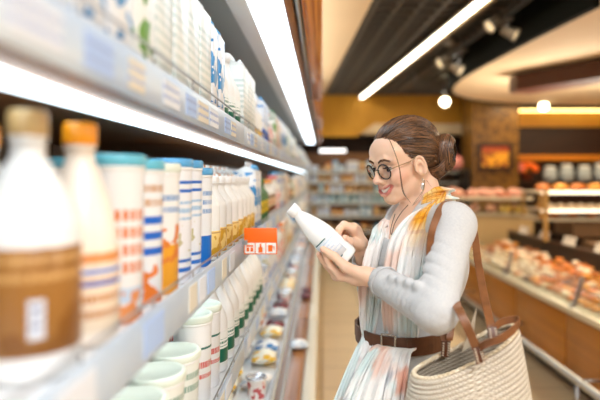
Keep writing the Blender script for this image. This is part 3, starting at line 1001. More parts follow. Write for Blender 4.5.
# ------------------------------------------------------------------ the long service counter on the right
YAW = 0.0357
CX0 = 1.87
ct = thing('bakery_counter', 'long wooden service counter with a low glass front full of pastries', 'counter', (CX0, 0, 0), YAW)
YA, YC = 1.2, 7.5
M_cwood = mat('counter_wood', (0.74, 0.47, 0.10), 0.28, noise=((6, 0.6, 30), 0.3, (0.64, 0.39, 0.07)))
M_cdark = mat('counter_dark', (0.10, 0.06, 0.04), 0.5)
M_alu = mat('counter_aluminium', (0.86, 0.83, 0.75), 0.3, 0.4)
M_glass = mat('clear_glass', (0.97, 1.0, 0.98), 0.02, trans=1.0)
M_tray = mat('display_tray', (0.70, 0.66, 0.58), 0.4)
b = MB()
b.box(0.03, 0.98, YA, YC, 0.20, 0.575)
obj('carcass', b, M_cdark, ct)
obj('plinth', MB().box(0.10, 0.98, YA, YC, 0.0, 0.20), M_cdark, ct)
y = YA
while y < YC - 0.1:
    obj('front_panel', MB().rbox(0.0, 0.029, y + 0.004, min(y + 0.92, YC), 0.17, 0.560, 0.004), M_cwood, ct)
    y += 0.925
obj('top_rail', MB().rbox(-0.025, 0.05, YA, YC, 0.576, 0.622, 0.008), M_alu, ct)
obj('display_tray', MB().box(0.051, 0.98, YA, YC, 0.577, 0.600), M_tray, ct)
obj('bumper_rail', MB().tube([(-0.20, YA, 0.29), (-0.20, YC, 0.29)], 0.024, 12), M_steel, ct)
k = 0
y = 2.05
while y < YC:
    bk = MB().tube([(-0.20, y, 0.266), (-0.20, y, 0.015)], 0.014, 8).lathe([(0.035, 0.0), (0.035, 0.012), (0.001, 0.014)], 12, c=(-0.20, y, 0.001))
    bk.tube([(-0.185, y, 0.29), (0.002, y, 0.29)], 0.010, 8)
    obj('rail_bracket', bk, M_steel, ct)
    y += 1.35
y = 1.3
while y < YC - 0.3:
    g = MB()
    y2 = min(y + 1.28, YC)
    g.prism([(0.020, 0.6225), (0.026, 0.6225), (0.091, 0.815), (0.085, 0.815)], y + 0.012, y2 - 0.012, axis=1)
    obj('glass_pane', g, M_glass, ct)
    p = MB().rbox(-0.012, 0.035, y - 0.012, y + 0.011, 0.622, 0.645, 0.002)
    p.prism([(0.008, 0.62), (0.034, 0.62), (0.099, 0.825), (0.073, 0.825)], y - 0.011, y + 0.011, axis=1)
    obj('glass_post', p, M_steel, ct)
    y += 1.3
# raised back ledge with price cards
bl = MB()
bl.box(0.90, 1.04, YA, YC, 0.601, 0.80)
obj('back_ledge', bl, M_cdark, ct)
obj('ledge_rail', MB().rbox(0.885, 0.94, YA, YC, 0.801, 0.825, 0.004), mat('ledge_brown', (0.25, 0.15, 0.09), 0.4), ct)
M_cbody = mat('counter_back_body', (0.45, 0.33, 0.22), 0.5)
obj('rear_body', MB().box(1.041, 1.50, YA, 5.8, 0.0, 0.86), M_cbody, ct)
cm = Matrix.Translation((CX0, 0, 0)) @ Matrix.Rotation(YAW, 4, 'Z')


def cl(x, y, z):
    return cm @ Vector((x, y, z))


M_card = mat('price_card_white', (0.94, 0.92, 0.88), 0.5)
cpm = print_mat('price_card_print', (0.95, 0.93, 0.89), [('text', 0.03, 0.11, None, None, (0.35, 0.28, 0.25), 38)], 0.5, True)
for k, yy in enumerate((3.05, 3.45, 4.1, 4.6, 5.15, 5.8, 6.4, 7.0)):
    o = obj('price_card', MB().prism([(0, 0), (0.006, 0), (0.036, 0.085), (0.030, 0.085)], -0.13, 0.13, axis=1), cpm)
    o.location = cl(0.895, yy, 0.8256)
    o.rotation_euler = (0, 0, YAW)
    tag(o, 'white price card on the counter ledge, %s from the near end' % ORD[k], 'price card', 'price cards on the counter ledge')

# pastries heaped in the display
M_crust = mat('pastry_crust', (0.80, 0.47, 0.16), 0.45, noise=(22, 0.4, (0.58, 0.28, 0.07)), bump=(60, 0.4, 0.004))
M_gold = mat('pastry_gold', (0.90, 0.64, 0.28), 0.5, noise=(18, 0.4, (0.78, 0.47, 0.15)))
M_sugar = mat('pastry_sugar', (0.95, 0.90, 0.83), 0.7, noise=(25, 0.4, (0.88, 0.72, 0.52)))
M_choc = mat('pastry_chocolate', (0.35, 0.17, 0.08), 0.35, noise=(20, 0.4, (0.50, 0.26, 0.12)))
M_redp = mat('pastry_red', (0.85, 0.30, 0.10), 0.4, noise=(25, 0.4, (0.93, 0.50, 0.15)))


def crois(m, name='croissant'):
    b = MB()
    R = []
    for j in range(25):
        t = j / 24
        a = (t - 0.5) * 2.5
        c = Vector((0.055 * (1 - math.cos(a)), 0.075 * math.sin(a) * 1.1, 0))
        r = 0.036 * (math.sin(PI * min(max(t, 0.03), 0.97)) ** 0.8) * (1 + 0.10 * math.cos(t * 2 * PI * 6))
        tx = Vector((math.sin(a) * 0.055, math.cos(a) * 0.08, 0)).normalized()
        nx = Vector((tx.y, -tx.x, 0))
        R.append([c + nx * (r * math.cos(q)) + Vector((0, 0, 0.036 + 0.85 * r * math.sin(q))) for q in [2 * PI * i / 10 for i in range(10)]])
    b.rings(R)
    return (name, b.mesh(name, m), [])


PROTO['croissant'] = crois(M_crust)
PROTO['croissant_s'] = crois([M_sugar])
b = MB().ell((0, 0, 0.032), (0.052, 0.048, 0.034), 16, 8, fn=lambda v: Vector((v.x, v.y, max(v.z, -0.030))))
PROTO['bun'] = ('bread_bun', b.mesh('bread_bun', M_gold), [])
b = MB().ell((0, 0, 0.030), (0.050, 0.046, 0.032), 16, 8, fn=lambda v: Vector((v.x, v.y, max(v.z, -0.028))))
PROTO['bunw'] = ('sugared_bun', b.mesh('sugared_bun', M_sugar), [])
b = MB().tube([(0.045 * math.cos(a), 0.045 * math.sin(a), 0.024) for a in [2 * PI * i / 22 for i in range(22)]], 0.023, 10, closed=True)
PROTO['ring'] = ('ring_pastry', b.mesh('ring_pastry', M_crust), [])
PROTO['ringc'] = ('ring_pastry', (MB().tube([(0.045 * math.cos(a), 0.045 * math.sin(a), 0.024) for a in [2 * PI * i / 22 for i in range(22)]], 0.023, 10, closed=True)).mesh('ring_pastry', M_choc), [])
b = MB()
R = []
for j in range(13):
    t = j / 12
    r = 0.030 * math.sin(PI * min(max(t, 0.04), 0.96)) ** 0.4
    R.append([Vector((r * 1.2 * math.cos(q), -0.085 + 0.17 * t, 0.027 + r * 0.9 * math.sin(q))) for q in [2 * PI * i / 10 for i in range(10)]])
b.rings(R)
PROTO['roll'] = ('long_roll', b.mesh('long_roll', M_gold), [])
PROTO['redp'] = ('fruit_pastry', MB().lathe([(0.044, 0), (0.054, 0.015), (0.052, 0.030), (0.044, 0.032), (0.040, 0.026), (0.03, 0.036), (0.001, 0.040)], 16,
                 mats=[0, 0, 0, 0, 1, 1]).mesh('fruit_pastry', [M_gold, M_redp]), [])
PD = {'croissant': ('brown ridged croissant', 'croissant'), 'croissant_s': ('pale sugared croissant', 'croissant'), 'bun': ('golden round bun', 'bun'), 'bunw': ('white sugared bun', 'bun'),
      'ring': ('brown ring pastry', 'pastry'), 'ringc': ('dark chocolate ring pastry', 'pastry'), 'roll': ('golden long roll', 'bread roll'), 'redp': ('red fruit-topped pastry', 'pastry')}
SEG = [('at the near end of the counter display', 2.4, 4.3), ('mid-counter beside the glass post', 4.3, 5.7), ('at the far end of the counter display', 5.7, 8.5)]
# trays of one kind next to one another, heaped at the back
blocks = []
rr = random.Random(11)
ycur = 2.3
kinds_cycle = ['croissant', 'bunw', 'ring', 'croissant', 'croissant_s', 'bun', 'ringc', 'bunw', 'croissant', 'roll', 'redp', 'croissant_s', 'redp', 'bun', 'bunw', 'redp', 'roll', 'redp', 'bunw', 'croissant']
bi = 0
pcount = 0
RW = ['row along the glass', 'second row from the glass', 'third row from the glass', 'fourth row from the glass', 'fifth row from the glass', 'row along the back ledge']
while ycur < 7.3:
    for c in range(6):
        base = kinds_cycle[(int(bi / 4) * 3 + int(c / 2) * 7) % len(kinds_cycle)]
        kind = base if rr.random() < 0.6 else rr.choice(kinds_cycle)
        xx = 0.165 + c * 0.128 + rr.uniform(-0.004, 0.004)
        yy = ycur + rr.uniform(-0.004, 0.004)
        seg = [s_ for s_ in SEG if s_[1] <= yy < s_[2]] or [SEG[0]]
        d, cat = PD[kind]
        long_ = kind[:4] in ('croi', 'roll')
        sc_ = (0.66 if long_ else 0.92) * rr.uniform(0.94, 1.0)
        spawn(kind, cl(xx, yy, 0.602), '%s, %s such in the %s' % (d, nth(('p', kind, c)), RW[c]), cat, 'pastries in the counter display', YAW + PI / 2 + rr.uniform(-0.12, 0.12), sc_)
        if c >= 1 and rr.random() < 0.42:       # a second layer heaped on top
            k2 = rr.choice(['croissant', 'bunw', 'ring', 'croissant_s', 'redp', 'bun', 'bunw'])
            d2, cat2 = PD[k2]
            spawn(k2, cl(xx - 0.03, yy + 0.02, 0.602 + 0.068), '%s, %s such heaped on the %s' % (d2, nth(('h', k2, c)), RW[c]), cat2, 'pastries heaped on the counter display',
                  PI / 2 + rr.uniform(-0.3, 0.3), 0.64 if k2[:4] == 'croi' else 0.84)
    ycur += 0.118
    bi += 1

# ------------------------------------------------------------------ bread cabinet with lit shelves behind the counter
by = 6.05
bx0, bx1 = 2.36, 3.75
cabz = [CZ + (178 - p) / F * by for p in (210, 191.5)]
bc = thing('bread_cabinet', 'open bread cabinet with two white lit shelf edges behind the counter', 'cabinet', ((bx0 + bx1) / 2, by + 0.3, 0))
o_ = Vector(((bx0 + bx1) / 2, by + 0.3, 0))
obj('body', fbox(MB(), bx0 + 0.75, bx1, by + 0.08, by + 0.6, 0, 1.05), M_cbody, bc)
obj('body_top', fbox(MB(), bx0, bx1, by + 0.05, by + 0.6, 1.0501, 1.075), M_alu, bc)
M_edge = mat('lit_shelf_edge', (1, 0.97, 0.9), 0.4, emit=1.6, ecol=(1.0, 0.95, 0.84))
for k, z in enumerate(cabz):
    sh = obj('shelf', fbox(MB(), bx0 + (0.03 if k == 0 else -0.02), bx1 + 0.02, by + 0.02, by + 0.59, z - 0.02, z), M_alu, bc)
    obj('light_strip', fbox(MB(), bx0 + 0.02, bx1, by, by + 0.019, z - 0.026, z + 0.006), M_edge, sh)
M_cpost = mat('cabinet_post', (0.74, 0.58, 0.34), 0.35, 0.3)
for x in (bx0, bx1 - 0.03):
    for yy in (by + 0.03, by + 0.56):
        obj('post', fbox(MB(), x, x + 0.029, yy - 0.008, yy + 0.02, 0 if x > 3 else 1.0751, cabz[1] - 0.0201), M_cpost, bc)
obj('front_post', fbox(MB(), bx0 + 0.02, bx0 + 0.06, by - 0.06, by - 0.015, 0.84, cabz[1] + 0.03), M_cpost, bc)
obj('leg', fbox(MB(), bx0 + 0.4, bx0 + 0.749, by + 0.1, by + 0.6, 0.87, 1.05), M_cbody, bc)


def bread(kind, n, x0, x1, y, z, where, rz=0):
    for i in range(n):
        d, cat = PD[kind]
        spawn(kind, (x0 + (x1 - x0) * (i + 0.5) / n, y, z), '%s, %s one %s' % (d, ORD[i], where), cat, '%ss %s' % (d, where), rz, 1.05)


bread('bunw', 11, 2.47, 3.7, by + 0.14, cabz[0] + 0.001, 'on the lit lower shelf of the bread cabinet')
bread('croissant', 6, 2.47, 3.7, by + 0.16, 1.0756, 'on the counter board of the bread cabinet', PI / 2)
bread('roll', 11, 2.42, 3.7, by + 0.30, cabz[0] + 0.001, 'behind buns on the lower cabinet shelf')
for i in range(7):
    PROTO.setdefault('loaf', ('bread_loaf', MB().ell((0, 0, 0.040), (0.088, 0.07, 0.045), 18, 10, fn=lambda v: Vector((v.x * (1 + 0.06 * math.cos(v.x * 180)), v.y, max(v.z, -0.040)))).mesh('bread_loaf', M_gold), []))
    PROTO.setdefault('loafd', ('bread_loaf', MB().ell((0, 0, 0.040), (0.088, 0.07, 0.045), 18, 10, fn=lambda v: Vector((v.x, v.y, max(v.z, -0.040)))).mesh('bread_loaf', M_crust), []))
    kd = 'loaf' if i % 2 else 'loafd'
    spawn(kd, (2.45 + i * 0.195, by + 0.16, cabz[1] + 0.0005), '%s loaf on top of the bread cabinet, %s from its front post' % (('pale golden', 'dark crusted')[i % 2 == 0], ORD[i]), 'bread', 'loaves on the bread cabinet')

# grey jars on a shelf in front of the dark panel, and a bunch of orange flowers
js = thing('jar_shelf', 'wall shelf carrying grey jars below the orange ledge', 'shelf', (4.4, yr - 0.25, zr(181)))
obj('shelf_board', MB().box(-1.15, 1.6, -0.15, 0.268, -0.03, 0), M_dwood, js)
obj('bracket', MB().box(-0.6, -0.56, 0.0, 0.268, -0.2, -0.0301).box(0.6, 0.64, 0.0, 0.268, -0.2, -0.0301), M_steel, js)
M_jar = mat('jar_grey', (0.70, 0.75, 0.80), 0.25)
M_jarl = mat('jar_lid', (0.90, 0.92, 0.94), 0.3)
proto('jar', 'storage_jar', (MB().lathe([(0.10, 0), (0.115, 0.01), (0.115, 0.17), (0.085, 0.20), (0.085, 0.21)], 18), M_jar),
      [('lid', MB().lathe([(0.092, 0.205), (0.095, 0.21), (0.095, 0.245), (0.03, 0.255), (0.001, 0.255)], 18), M_jarl)])
JL = ['grey storage jar nearest the orange flowers', 'second grey storage jar from the orange flowers', 'third grey storage jar from the orange flowers', 'fourth grey storage jar from the orange flowers', 'fifth grey storage jar from the orange flowers', 'sixth grey storage jar from the orange flowers']
for i in range(6):
    spawn('jar', (3.86 + i * 0.29, yr - 0.27 + 0.02 * (i % 2), zr(181) + 0.0005), JL[i], 'jar', 'grey jars on the wall shelf', 0, (1, 1, (1.0, 1.12, 1.05, 1.2, 0.95, 1.1)[i]))
fl = thing('flower_bunch', 'bunch of orange flowers in a pot beside the grey jars', 'flowers', (3.46, yr - 0.27, zr(181) + 0.0005))
obj('pot', MB().lathe([(0.07, 0), (0.10, 0.12), (0.105, 0.12), (0.09, 0.11), (0.001, 0.10)], 16), mat('terracotta', (0.6, 0.3, 0.18), 0.6), fl)
rr = random.Random(3)
MF = [mat('petal_orange', (0.98, 0.45, 0.08), 0.6), mat('petal_pink', (0.90, 0.50, 0.45), 0.6)]
for i in range(22):
    a, e = rr.uniform(0, 2 * PI), rr.uniform(0.0, 1.3)
    c = Vector((0.17 * math.cos(a) * math.cos(e), 0.12 * math.sin(a) * math.cos(e), 0.17 + 0.12 * math.sin(e)))
    pt = MB().ell(c, (0.055, 0.055, 0.04), 10, 6, fn=lambda v: v * (1 + 0.15 * math.sin(5 * math.atan2(v.y, v.x))))
    fo = obj('flower', pt, MF[1 if (c.x < -0.09) else 0], fl)
    obj('stem', MB().tube([(0, 0, 0.10), c * 0.5 + Vector((0, 0, 0.06)), c], 0.005, 5), mat('stem_green', (0.25, 0.4, 0.15), 0.6), fo)

# refrigerated meat showcase across the back
my = 7.7
mc = thing('meat_showcase', 'white meat showcase with a glass front standing across the back', 'showcase', (2.0, my + 0.4, 0))
o_ = Vector((2.0, my + 0.4, 0))
m0, m1 = 1.12, 2.95
obj('body', fbox(MB(), m0, m1, my + 0.1, my + 0.85, 0, 1.0), mat('showcase_body', (0.74, 0.64, 0.47), 0.45), mc)
obj('tray', fbox(MB(), m0, m1, my + 0.06, my + 0.85, 1.0001, 1.03), M_alu, mc)
zsh = CZ - (198 - 178) / F * my
obj('upper_shelf', fbox(MB(), m0, m1, my + 0.12, my + 0.80, zsh - 0.02, zsh), M_alu, mc)
obj('shelf_edge', fbox(MB(), m0, m1, my + 0.105, my + 0.119, zsh - 0.03, zsh + 0.012), M_cream, mc)
for x in (m0, (m0 + m1) / 2, m1 - 0.03):
    obj('post', fbox(MB(), x, x + 0.03, my + 0.81, my + 0.84, 1.0301, zsh + 0.02), M_steel, mc)
obj('glass_front', fbox(MB(), m0, m1, my + 0.062, my + 0.068, 1.0302, 1.20), M_glass, mc)
M_ham = mat('ham_pink', (0.88, 0.58, 0.52), 0.4, noise=(14, 0.4, (0.95, 0.78, 0.70)))
M_saus = mat('sausage_red', (0.68, 0.28, 0.20), 0.4, noise=(14, 0.4, (0.80, 0.45, 0.32)))
M_chee = mat('cheese_yellow', (0.93, 0.80, 0.48), 0.45, noise=(10, 0.4, (0.88, 0.68, 0.32)))
for nm, m, key in (('ham_joint', M_ham, 'ham'), ('sausage_ring', M_saus, 'saus'), ('yellow_cheese', M_chee, 'chee')):
    if key == 'ham':
        b = MB().ell((0, 0, 0.06), (0.085, 0.11, 0.062), 16, 10, fn=lambda v: Vector((v.x * (1 - 2.2 * v.y), v.y, max(v.z, -0.06))))
    elif key == 'saus':
        b = MB().tube([(0.06 * math.cos(a), 0.075 * math.sin(a), 0.028) for a in [2 * PI * i / 20 for i in range(20)]], 0.027, 10, closed=True)
    else:
        b = MB().lathe([(0.080, 0), (0.088, 0.01), (0.088, 0.075), (0.080, 0.085), (0.001, 0.085)], 20)
    PROTO[key] = (nm, b.mesh(nm, m), [])
MD = {'ham': ('pink ham joint', 'ham'), 'saus': ('red sausage ring', 'sausage'), 'chee': ('yellow cheese wheel', 'cheese')}
rr = random.Random(8)
for lv, (z, yy, nm) in enumerate(((zsh + 0.001, my + 0.26, 'on the upper shelf of the meat showcase'), (zsh + 0.001, my + 0.52, 'at the back of the upper showcase shelf'),
                                  (1.031, my + 0.20, 'behind the glass of the meat showcase'), (1.031, my + 0.47, 'at the back of the showcase tray'))):
    for i in range(8):
        k = ['ham', 'chee', 'chee', 'ham', 'ham', 'ham', 'saus', 'ham', 'ham'][(i + lv * 2) % 9]
        d, cat = MD[k]
        spawn(k, (m0 + 0.13 + i * 0.222, yy, z), '%s, %s such %s' % (d, nth(('m', lv, k)), nm), cat, '%ss %s' % (d, nm), rr.uniform(-0.4, 0.4), rr.uniform(0.95, 1.1))

# packs of pink cured meat on a rack by the pillar
rk = thing('meat_rack', 'dark rack of pink wrapped meat beside the mosaic pillar', 'rack', (1.9, 9.2, 0))
o_ = Vector((1.9, 9.2, 0))
for x in (1.45, 2.34):
    obj('upright', fbox(MB(), x, x + 0.05, 9.1, 9.35, 0, 1.62), M_cdark, rk)
for z in (1.45, 1.62):
    obj('shelf', fbox(MB(), 1.45, 2.39, 9.0, 9.4, z + 0.0001, z + 0.03), M_cdark, rk)
M_pinkw = mat('pink_wrapped', (0.88, 0.52, 0.52), 0.4, noise=(9, 0.4, (0.94, 0.72, 0.68)))
PROTO['pinkw'] = ('wrapped_ham', MB().ell((0, 0, 0.085), (0.13, 0.12, 0.088), 18, 10, fn=lambda v: Vector((v.x, v.y, max(v.z, -0.085)))).mesh('wrapped_ham', M_pinkw), [])
for i in range(3):
    spawn('pinkw', (1.62 + i * 0.29, 9.2, 1.6505), 'pink wrapped ham on the rack top, %s' % ('farthest from the pillar', 'in the middle', 'nearest the pillar')[i], 'ham', 'wrapped hams on the rack', 0.3 * i, (1, 1, 1.2 + 0.2 * (i == 2)))
    if i < 2:
        spawn('pinkw', (1.76 + i * 0.29, 9.2, 1.855), 'pink wrapped ham lying on top of the lower hams, %s' % ('away from the pillar', 'beside the pillar')[i], 'ham', 'wrapped hams on the rack', 1 + i)
# ------------------------------------------------------------------ signed-distance sculpting on a graded grid
class Grid:
    def __init__(s, xs, ys, zs):
        s.x, s.y, s.z = [np.asarray(a, np.float32) for a in (xs, ys, zs)]
        s.F = np.full((len(xs), len(ys), len(zs)), 0.5, np.float32)

    def sub(s, lo, hi):
        sl = []
        for a, l, h in zip((s.x, s.y, s.z), lo, hi):
            i0 = max(int(np.searchsorted(a, l)) - 1, 0)
            i1 = min(int(np.searchsorted(a, h)) + 1, len(a))
            sl.append(slice(i0, max(i1, i0 + 1)))
        X, Y, Z = np.meshgrid(s.x[sl[0]], s.y[sl[1]], s.z[sl[2]], indexing='ij', sparse=True)
        return tuple(sl), X, Y, Z

    def put(s, sl, d, k, op='u'):
        f = s.F[sl]
        if op == 'u':
            h = np.maximum(k - np.abs(f - d), 0) / max(k, 1e-6)
            s.F[sl] = np.minimum(f, d) - h * h * k * 0.25
        else:
            d = -d
            h = np.maximum(k - np.abs(f - d), 0) / max(k, 1e-6)
            s.F[sl] = np.maximum(f, d) + h * h * k * 0.25

    def cap(s, a, b, r1, r2=None, k=0.01, op='u', off=0.0, wr=None):
        r2 = r1 if r2 is None else r2
        r1, r2 = r1 + off, r2 + off
        a, b = np.array(a, float), np.array(b, float)
        m = max(r1, r2) + k + 0.02
        sl, X, Y, Z = s.sub(np.minimum(a, b) - m, np.maximum(a, b) + m)
        ab = b - a
        L2 = max(float(ab @ ab), 1e-9)
        t = np.clip(((X - a[0]) * ab[0] + (Y - a[1]) * ab[1] + (Z - a[2]) * ab[2]) / L2, 0, 1)
        d = np.sqrt((X - a[0] - t * ab[0]) ** 2 + (Y - a[1] - t * ab[1]) ** 2 + (Z - a[2] - t * ab[2]) ** 2) - (r1 + (r2 - r1) * t)
        if wr is not None:
            d = d + wr(X, Y, Z, t)
        s.put(sl, d, k, op)

    def ell(s, c, r, M=None, k=0.01, op='u', off=0.0, clip=None):
        """ellipsoid; M columns are its axes"""
        c = np.array(c, float)
        r = np.array(r, float) + off
        M = np.eye(3) if M is None else np.array(M, float)
        ext = np.abs(M) @ r + k + 0.02
        sl, X, Y, Z = s.sub(c - ext, c + ext)
        p = [(X - c[0]) * M[0, i] + (Y - c[1]) * M[1, i] + (Z - c[2]) * M[2, i] for i in range(3)]
        k0 = np.sqrt(sum((p[i] / r[i]) ** 2 for i in range(3)))
        k1 = np.sqrt(sum((p[i] / r[i] ** 2) ** 2 for i in range(3)))
        d = k0 * (k0 - 1) / np.maximum(k1, 1e-6)
        if clip is not None:
            d = np.maximum(d, clip(*p))
        s.put(sl, d, k, op)

    def chain(s, pts, rs, k=0.006, off=0.0):
        for i in range(len(pts) - 1):
            s.cap(pts[i], pts[i + 1], rs[i], rs[i + 1], k, off=off)

    def mesh(s, name, mats, smooth_iter=1):
        F = s.F
        S = F < 0
        nx, ny, nz = F.shape
        ax = [s.x, s.y, s.z]
        ids, pos, quads = [], [], []

        def lin(i, j, k):
            return (i * (ny - 1) + j) * (nz - 1) + k

        for a in range(3):
            lo = [slice(None)] * 3
            hi = [slice(None)] * 3
            lo[a] = slice(0, -1)
            hi[a] = slice(1, None)
            E = np.argwhere(S[tuple(lo)] != S[tuple(hi)])
            if not len(E):
                continue
            E2 = E.copy()
            E2[:, a] += 1
            f0 = F[E[:, 0], E[:, 1], E[:, 2]].astype(np.float64)
            f1 = F[E2[:, 0], E2[:, 1], E2[:, 2]].astype(np.float64)
            t = f0 / (f0 - f1)
            pp = np.stack([ax[q][E[:, q]].astype(np.float64) for q in range(3)], 1)
            pp[:, a] += t * (ax[a][E2[:, a]] - ax[a][E[:, a]])
            u, v = [(1, 2), (2, 0), (0, 1)][a]
            ok = (E[:, u] > 0) & (E[:, v] > 0) & (E[:, u] < F.shape[u] - 1) & (E[:, v] < F.shape[v] - 1)
            E, pp = E[ok], pp[ok]
            flip = S[E[:, 0], E[:, 1], E[:, 2]]
            q = []
            for du, dv in ((-1, -1), (0, -1), (0, 0), (-1, 0)):
                C = E.copy()
                C[:, u] += du
                C[:, v] += dv
                c = lin(C[:, 0], C[:, 1], C[:, 2])
                ids.append(c)
                pos.append(pp)
                q.append(c)
            q = np.stack(q, 1)
            q[~flip] = q[~flip][:, ::-1]
            quads.append(q)
        ids = np.concatenate(ids)
        pos = np.concatenate(pos)
        quads = np.concatenate(quads)
        un, inv = np.unique(ids, return_inverse=True)
        cnt = np.bincount(inv)
        V = np.stack([np.bincount(inv, pos[:, q]) / cnt for q in range(3)], 1)
        Q = np.searchsorted(un, quads)
        for _ in range(smooth_iter):       # light Laplacian smoothing
            acc = np.zeros_like(V)
            n = np.zeros(len(V))
            for e in range(4):
                i, j = Q[:, e], Q[:, (e + 1) % 4]
                np.add.at(acc, i, V[j])
                np.add.at(n, i, 1)
                np.add.at(acc, j, V[i])
                np.add.at(n, j, 1)
            V = V * 0.5 + 0.5 * acc / np.maximum(n, 1)[:, None]
        me = bpy.data.meshes.new(name)
        me.vertices.add(len(V))
        me.vertices.foreach_set('co', V.astype(np.float32).ravel())
        me.loops.add(len(Q) * 4)
        me.loops.foreach_set('vertex_index', Q.astype(np.int32).ravel())
        me.polygons.add(len(Q))
        me.polygons.foreach_set('loop_start', np.arange(0, len(Q) * 4, 4, dtype=np.int32))
        me.polygons.foreach_set('loop_total', np.full(len(Q), 4, np.int32))
        me.polygons.foreach_set('use_smooth', np.ones(len(Q), bool))
        for m in (mats if isinstance(mats, (list, tuple)) else [mats]):
            me.materials.append(m)
        me.update(calc_edges=True)
        me.validate()
        return me, V


def catmull(pts, n):
    pts = [np.array(p, float) for p in pts]
    q = [pts[0] * 2 - pts[1]] + pts + [pts[-1] * 2 - pts[-2]]
    out = []
    m = len(pts) - 1
    for k in range(n):
        s_ = k / (n - 1) * m
        i = min(int(s_), m - 1)
        t = s_ - i
        p0, p1, p2, p3 = q[i:i + 4]
        out.append(0.5 * ((2 * p1) + (p2 - p0) * t + (2 * p0 - 5 * p1 + 4 * p2 - p3) * t * t + (3 * p1 - p0 - 3 * p2 + p3) * t ** 3))
    return np.array(out)


catmull0 = catmull


def graded(*segs):
    """axis samples from (start, stop, step) pieces"""
    out = []
    for a, b, st in segs:
        out += list(np.arange(a, b - 1e-6, st))
    out.append(segs[-1][1])
    return np.array(out)


# ------------------------------------------------------------------ the woman: joints
def V3(px, py, Y):
    return np.array(P(px, py, Y))


HC = V3(405, 158, 1.40)                      # head centre, between the ears
hy, hp = math.radians(29), math.radians(15)  # face turned to the camera, pitched down
fw = np.array([-math.cos(hy) * math.cos(hp), -math.sin(hy) * math.cos(hp), -math.sin(hp)])
lt = np.array([math.sin(hy), -math.cos(hy), 0.0])     # her left, towards the camera
up = np.cross(lt, fw) * -1
up /= np.linalg.norm(up)
if up[2] < 0:
    up = -up
HM = np.stack([fw, lt, up], 1)
HS = 0.86


def H(f, l, u):
    return HC + HM @ (np.array([f, l, u]) * HS)


SHL, ELL, WRL = V3(453, 225, 1.27), V3(436, 312, 1.135), V3(378, 279, 1.305)     # left (near) arm
SHR, ELR, WRR = V3(405, 224, 1.56), V3(378, 306, 1.58), V3(362, 249, 1.43)
NB = V3(427, 210, 1.415)                     # base of the neck
CH = V3(420, 262, 1.425)
WA = V3(402, 330, 1.425)
HI = V3(398, 395, 1.425)
ty = math.radians(15)
tf = np.array([-math.cos(ty), -math.sin(ty), 0.0])
tl_ = np.array([math.sin(ty), -math.cos(ty), 0.0])
TM = np.stack([tf, tl_, np.array([0, 0, 1.0])], 1)
TT = Matrix(((1, 0, 0), (0, 1, 0), (0, 0, 1)))


def torso(g, off=0.0):
    lean = np.array([0.06, 0, 1.0]); lean /= np.linalg.norm(lean)
    g.ell(CH + np.array([0.0, 0, 0.03]), (0.098, 0.150, 0.150), TM, 0.03, off=off)
    g.ell(CH + tf * 0.040 + np.array([0, 0, -0.015]), (0.070, 0.125, 0.070), TM, 0.04, off=off)      # bust
    g.cap(CH + np.array([0, 0, -0.03]), WA, 0.105, 0.088, 0.04, off=off)
    for s_ in (-1, 1):
        g.cap(CH + tl_ * 0.06 * s_, WA + tl_ * 0.030 * s_, 0.085, 0.080, 0.03, off=off)
        g.cap(WA + tl_ * 0.030 * s_, HI + tl_ * 0.065 * s_ + np.array([0, 0, -0.02]), 0.082, 0.105, 0.03, off=off)
    g.cap(NB + np.array([0.0, 0, -0.03]), SHL + np.array([0, 0, 0.0]), 0.050, 0.046, 0.04, off=off)
    g.cap(NB + np.array([0.0, 0, -0.03]), SHR + np.array([0, 0, 0.0]), 0.050, 0.046, 0.04, off=off)


def hand(g, W, mcp, tips, pal, thumb, r0=0.0088):
    """W wrist; mcp: 4 knuckles; tips: for each finger [pip, dip, tip]; thumb: list of joints"""
    for i in range(4):
        g.cap(W, mcp[i], 0.0175, 0.0105, 0.012)
    for i in range(3):
        g.cap(mcp[i], mcp[i + 1], 0.0105, 0.0105, 0.010)
    for i in range(4):
        sc = (1.0, 1.02, 0.98, 0.88)[i]
        g.chain([mcp[i]] + list(tips[i]), [0.0098 * sc, 0.0090 * sc, 0.0080 * sc, 0.0070 * sc], 0.004)
    g.chain(thumb, [0.016, 0.0125, 0.0098, 0.0080], 0.006)
    for p_, r_ in pal:
        g.ell(p_, (r_, r_, r_), None, 0.012)


# the bottle she reads
BY = 1.345
BT, BB = V3(290.5, 207.5, BY), V3(348, 259.5, BY)     # cap top and base centre
bax = (BT - BB) / np.linalg.norm(BT - BB)
BLEN = float(np.linalg.norm(BT - BB))
BR = 0.0315
# left hand: palm under the base, thumb across the near side
nb = np.array([0, -1.0, 0])                   # towards the camera
nd = np.cross(bax, nb); nd /= np.linalg.norm(nd)
if nd[2] > 0:
    nd = -nd                                  # down, square to the bottle


def B(t, ang, r):
    """point round the bottle: t from the base along the axis (m), ang 0 = towards the camera, 90 = underside"""
    a = math.radians(ang)
    return BB + bax * t + (nb * math.cos(a) + nd * math.sin(a)) * r


fr = BR + 0.0085
mL = [B(-0.010, 58, fr + 0.005), B(-0.004, 84, fr + 0.006), B(-0.006, 110, fr + 0.005), B(-0.012, 138, fr + 0.003)]
tL = []
for i, (a0, a1, t1) in enumerate(((56, 40, 0.050), (80, 68, 0.060), (106, 100, 0.056), (134, 134, 0.044))):
    tL.append([B(t1 * 0.48, a0, fr + 0.004), B(t1 * 0.78, (a0 + a1) / 2, fr + 0.001), B(t1 * 1.02, a1, fr - 0.001)])
thL = [WRL * 0.62 + B(-0.012, 30, fr) * 0.38, B(-0.002, 16, fr + 0.008), B(0.034, 18, fr + 0.003), B(0.064, 27, fr + 0.001)]
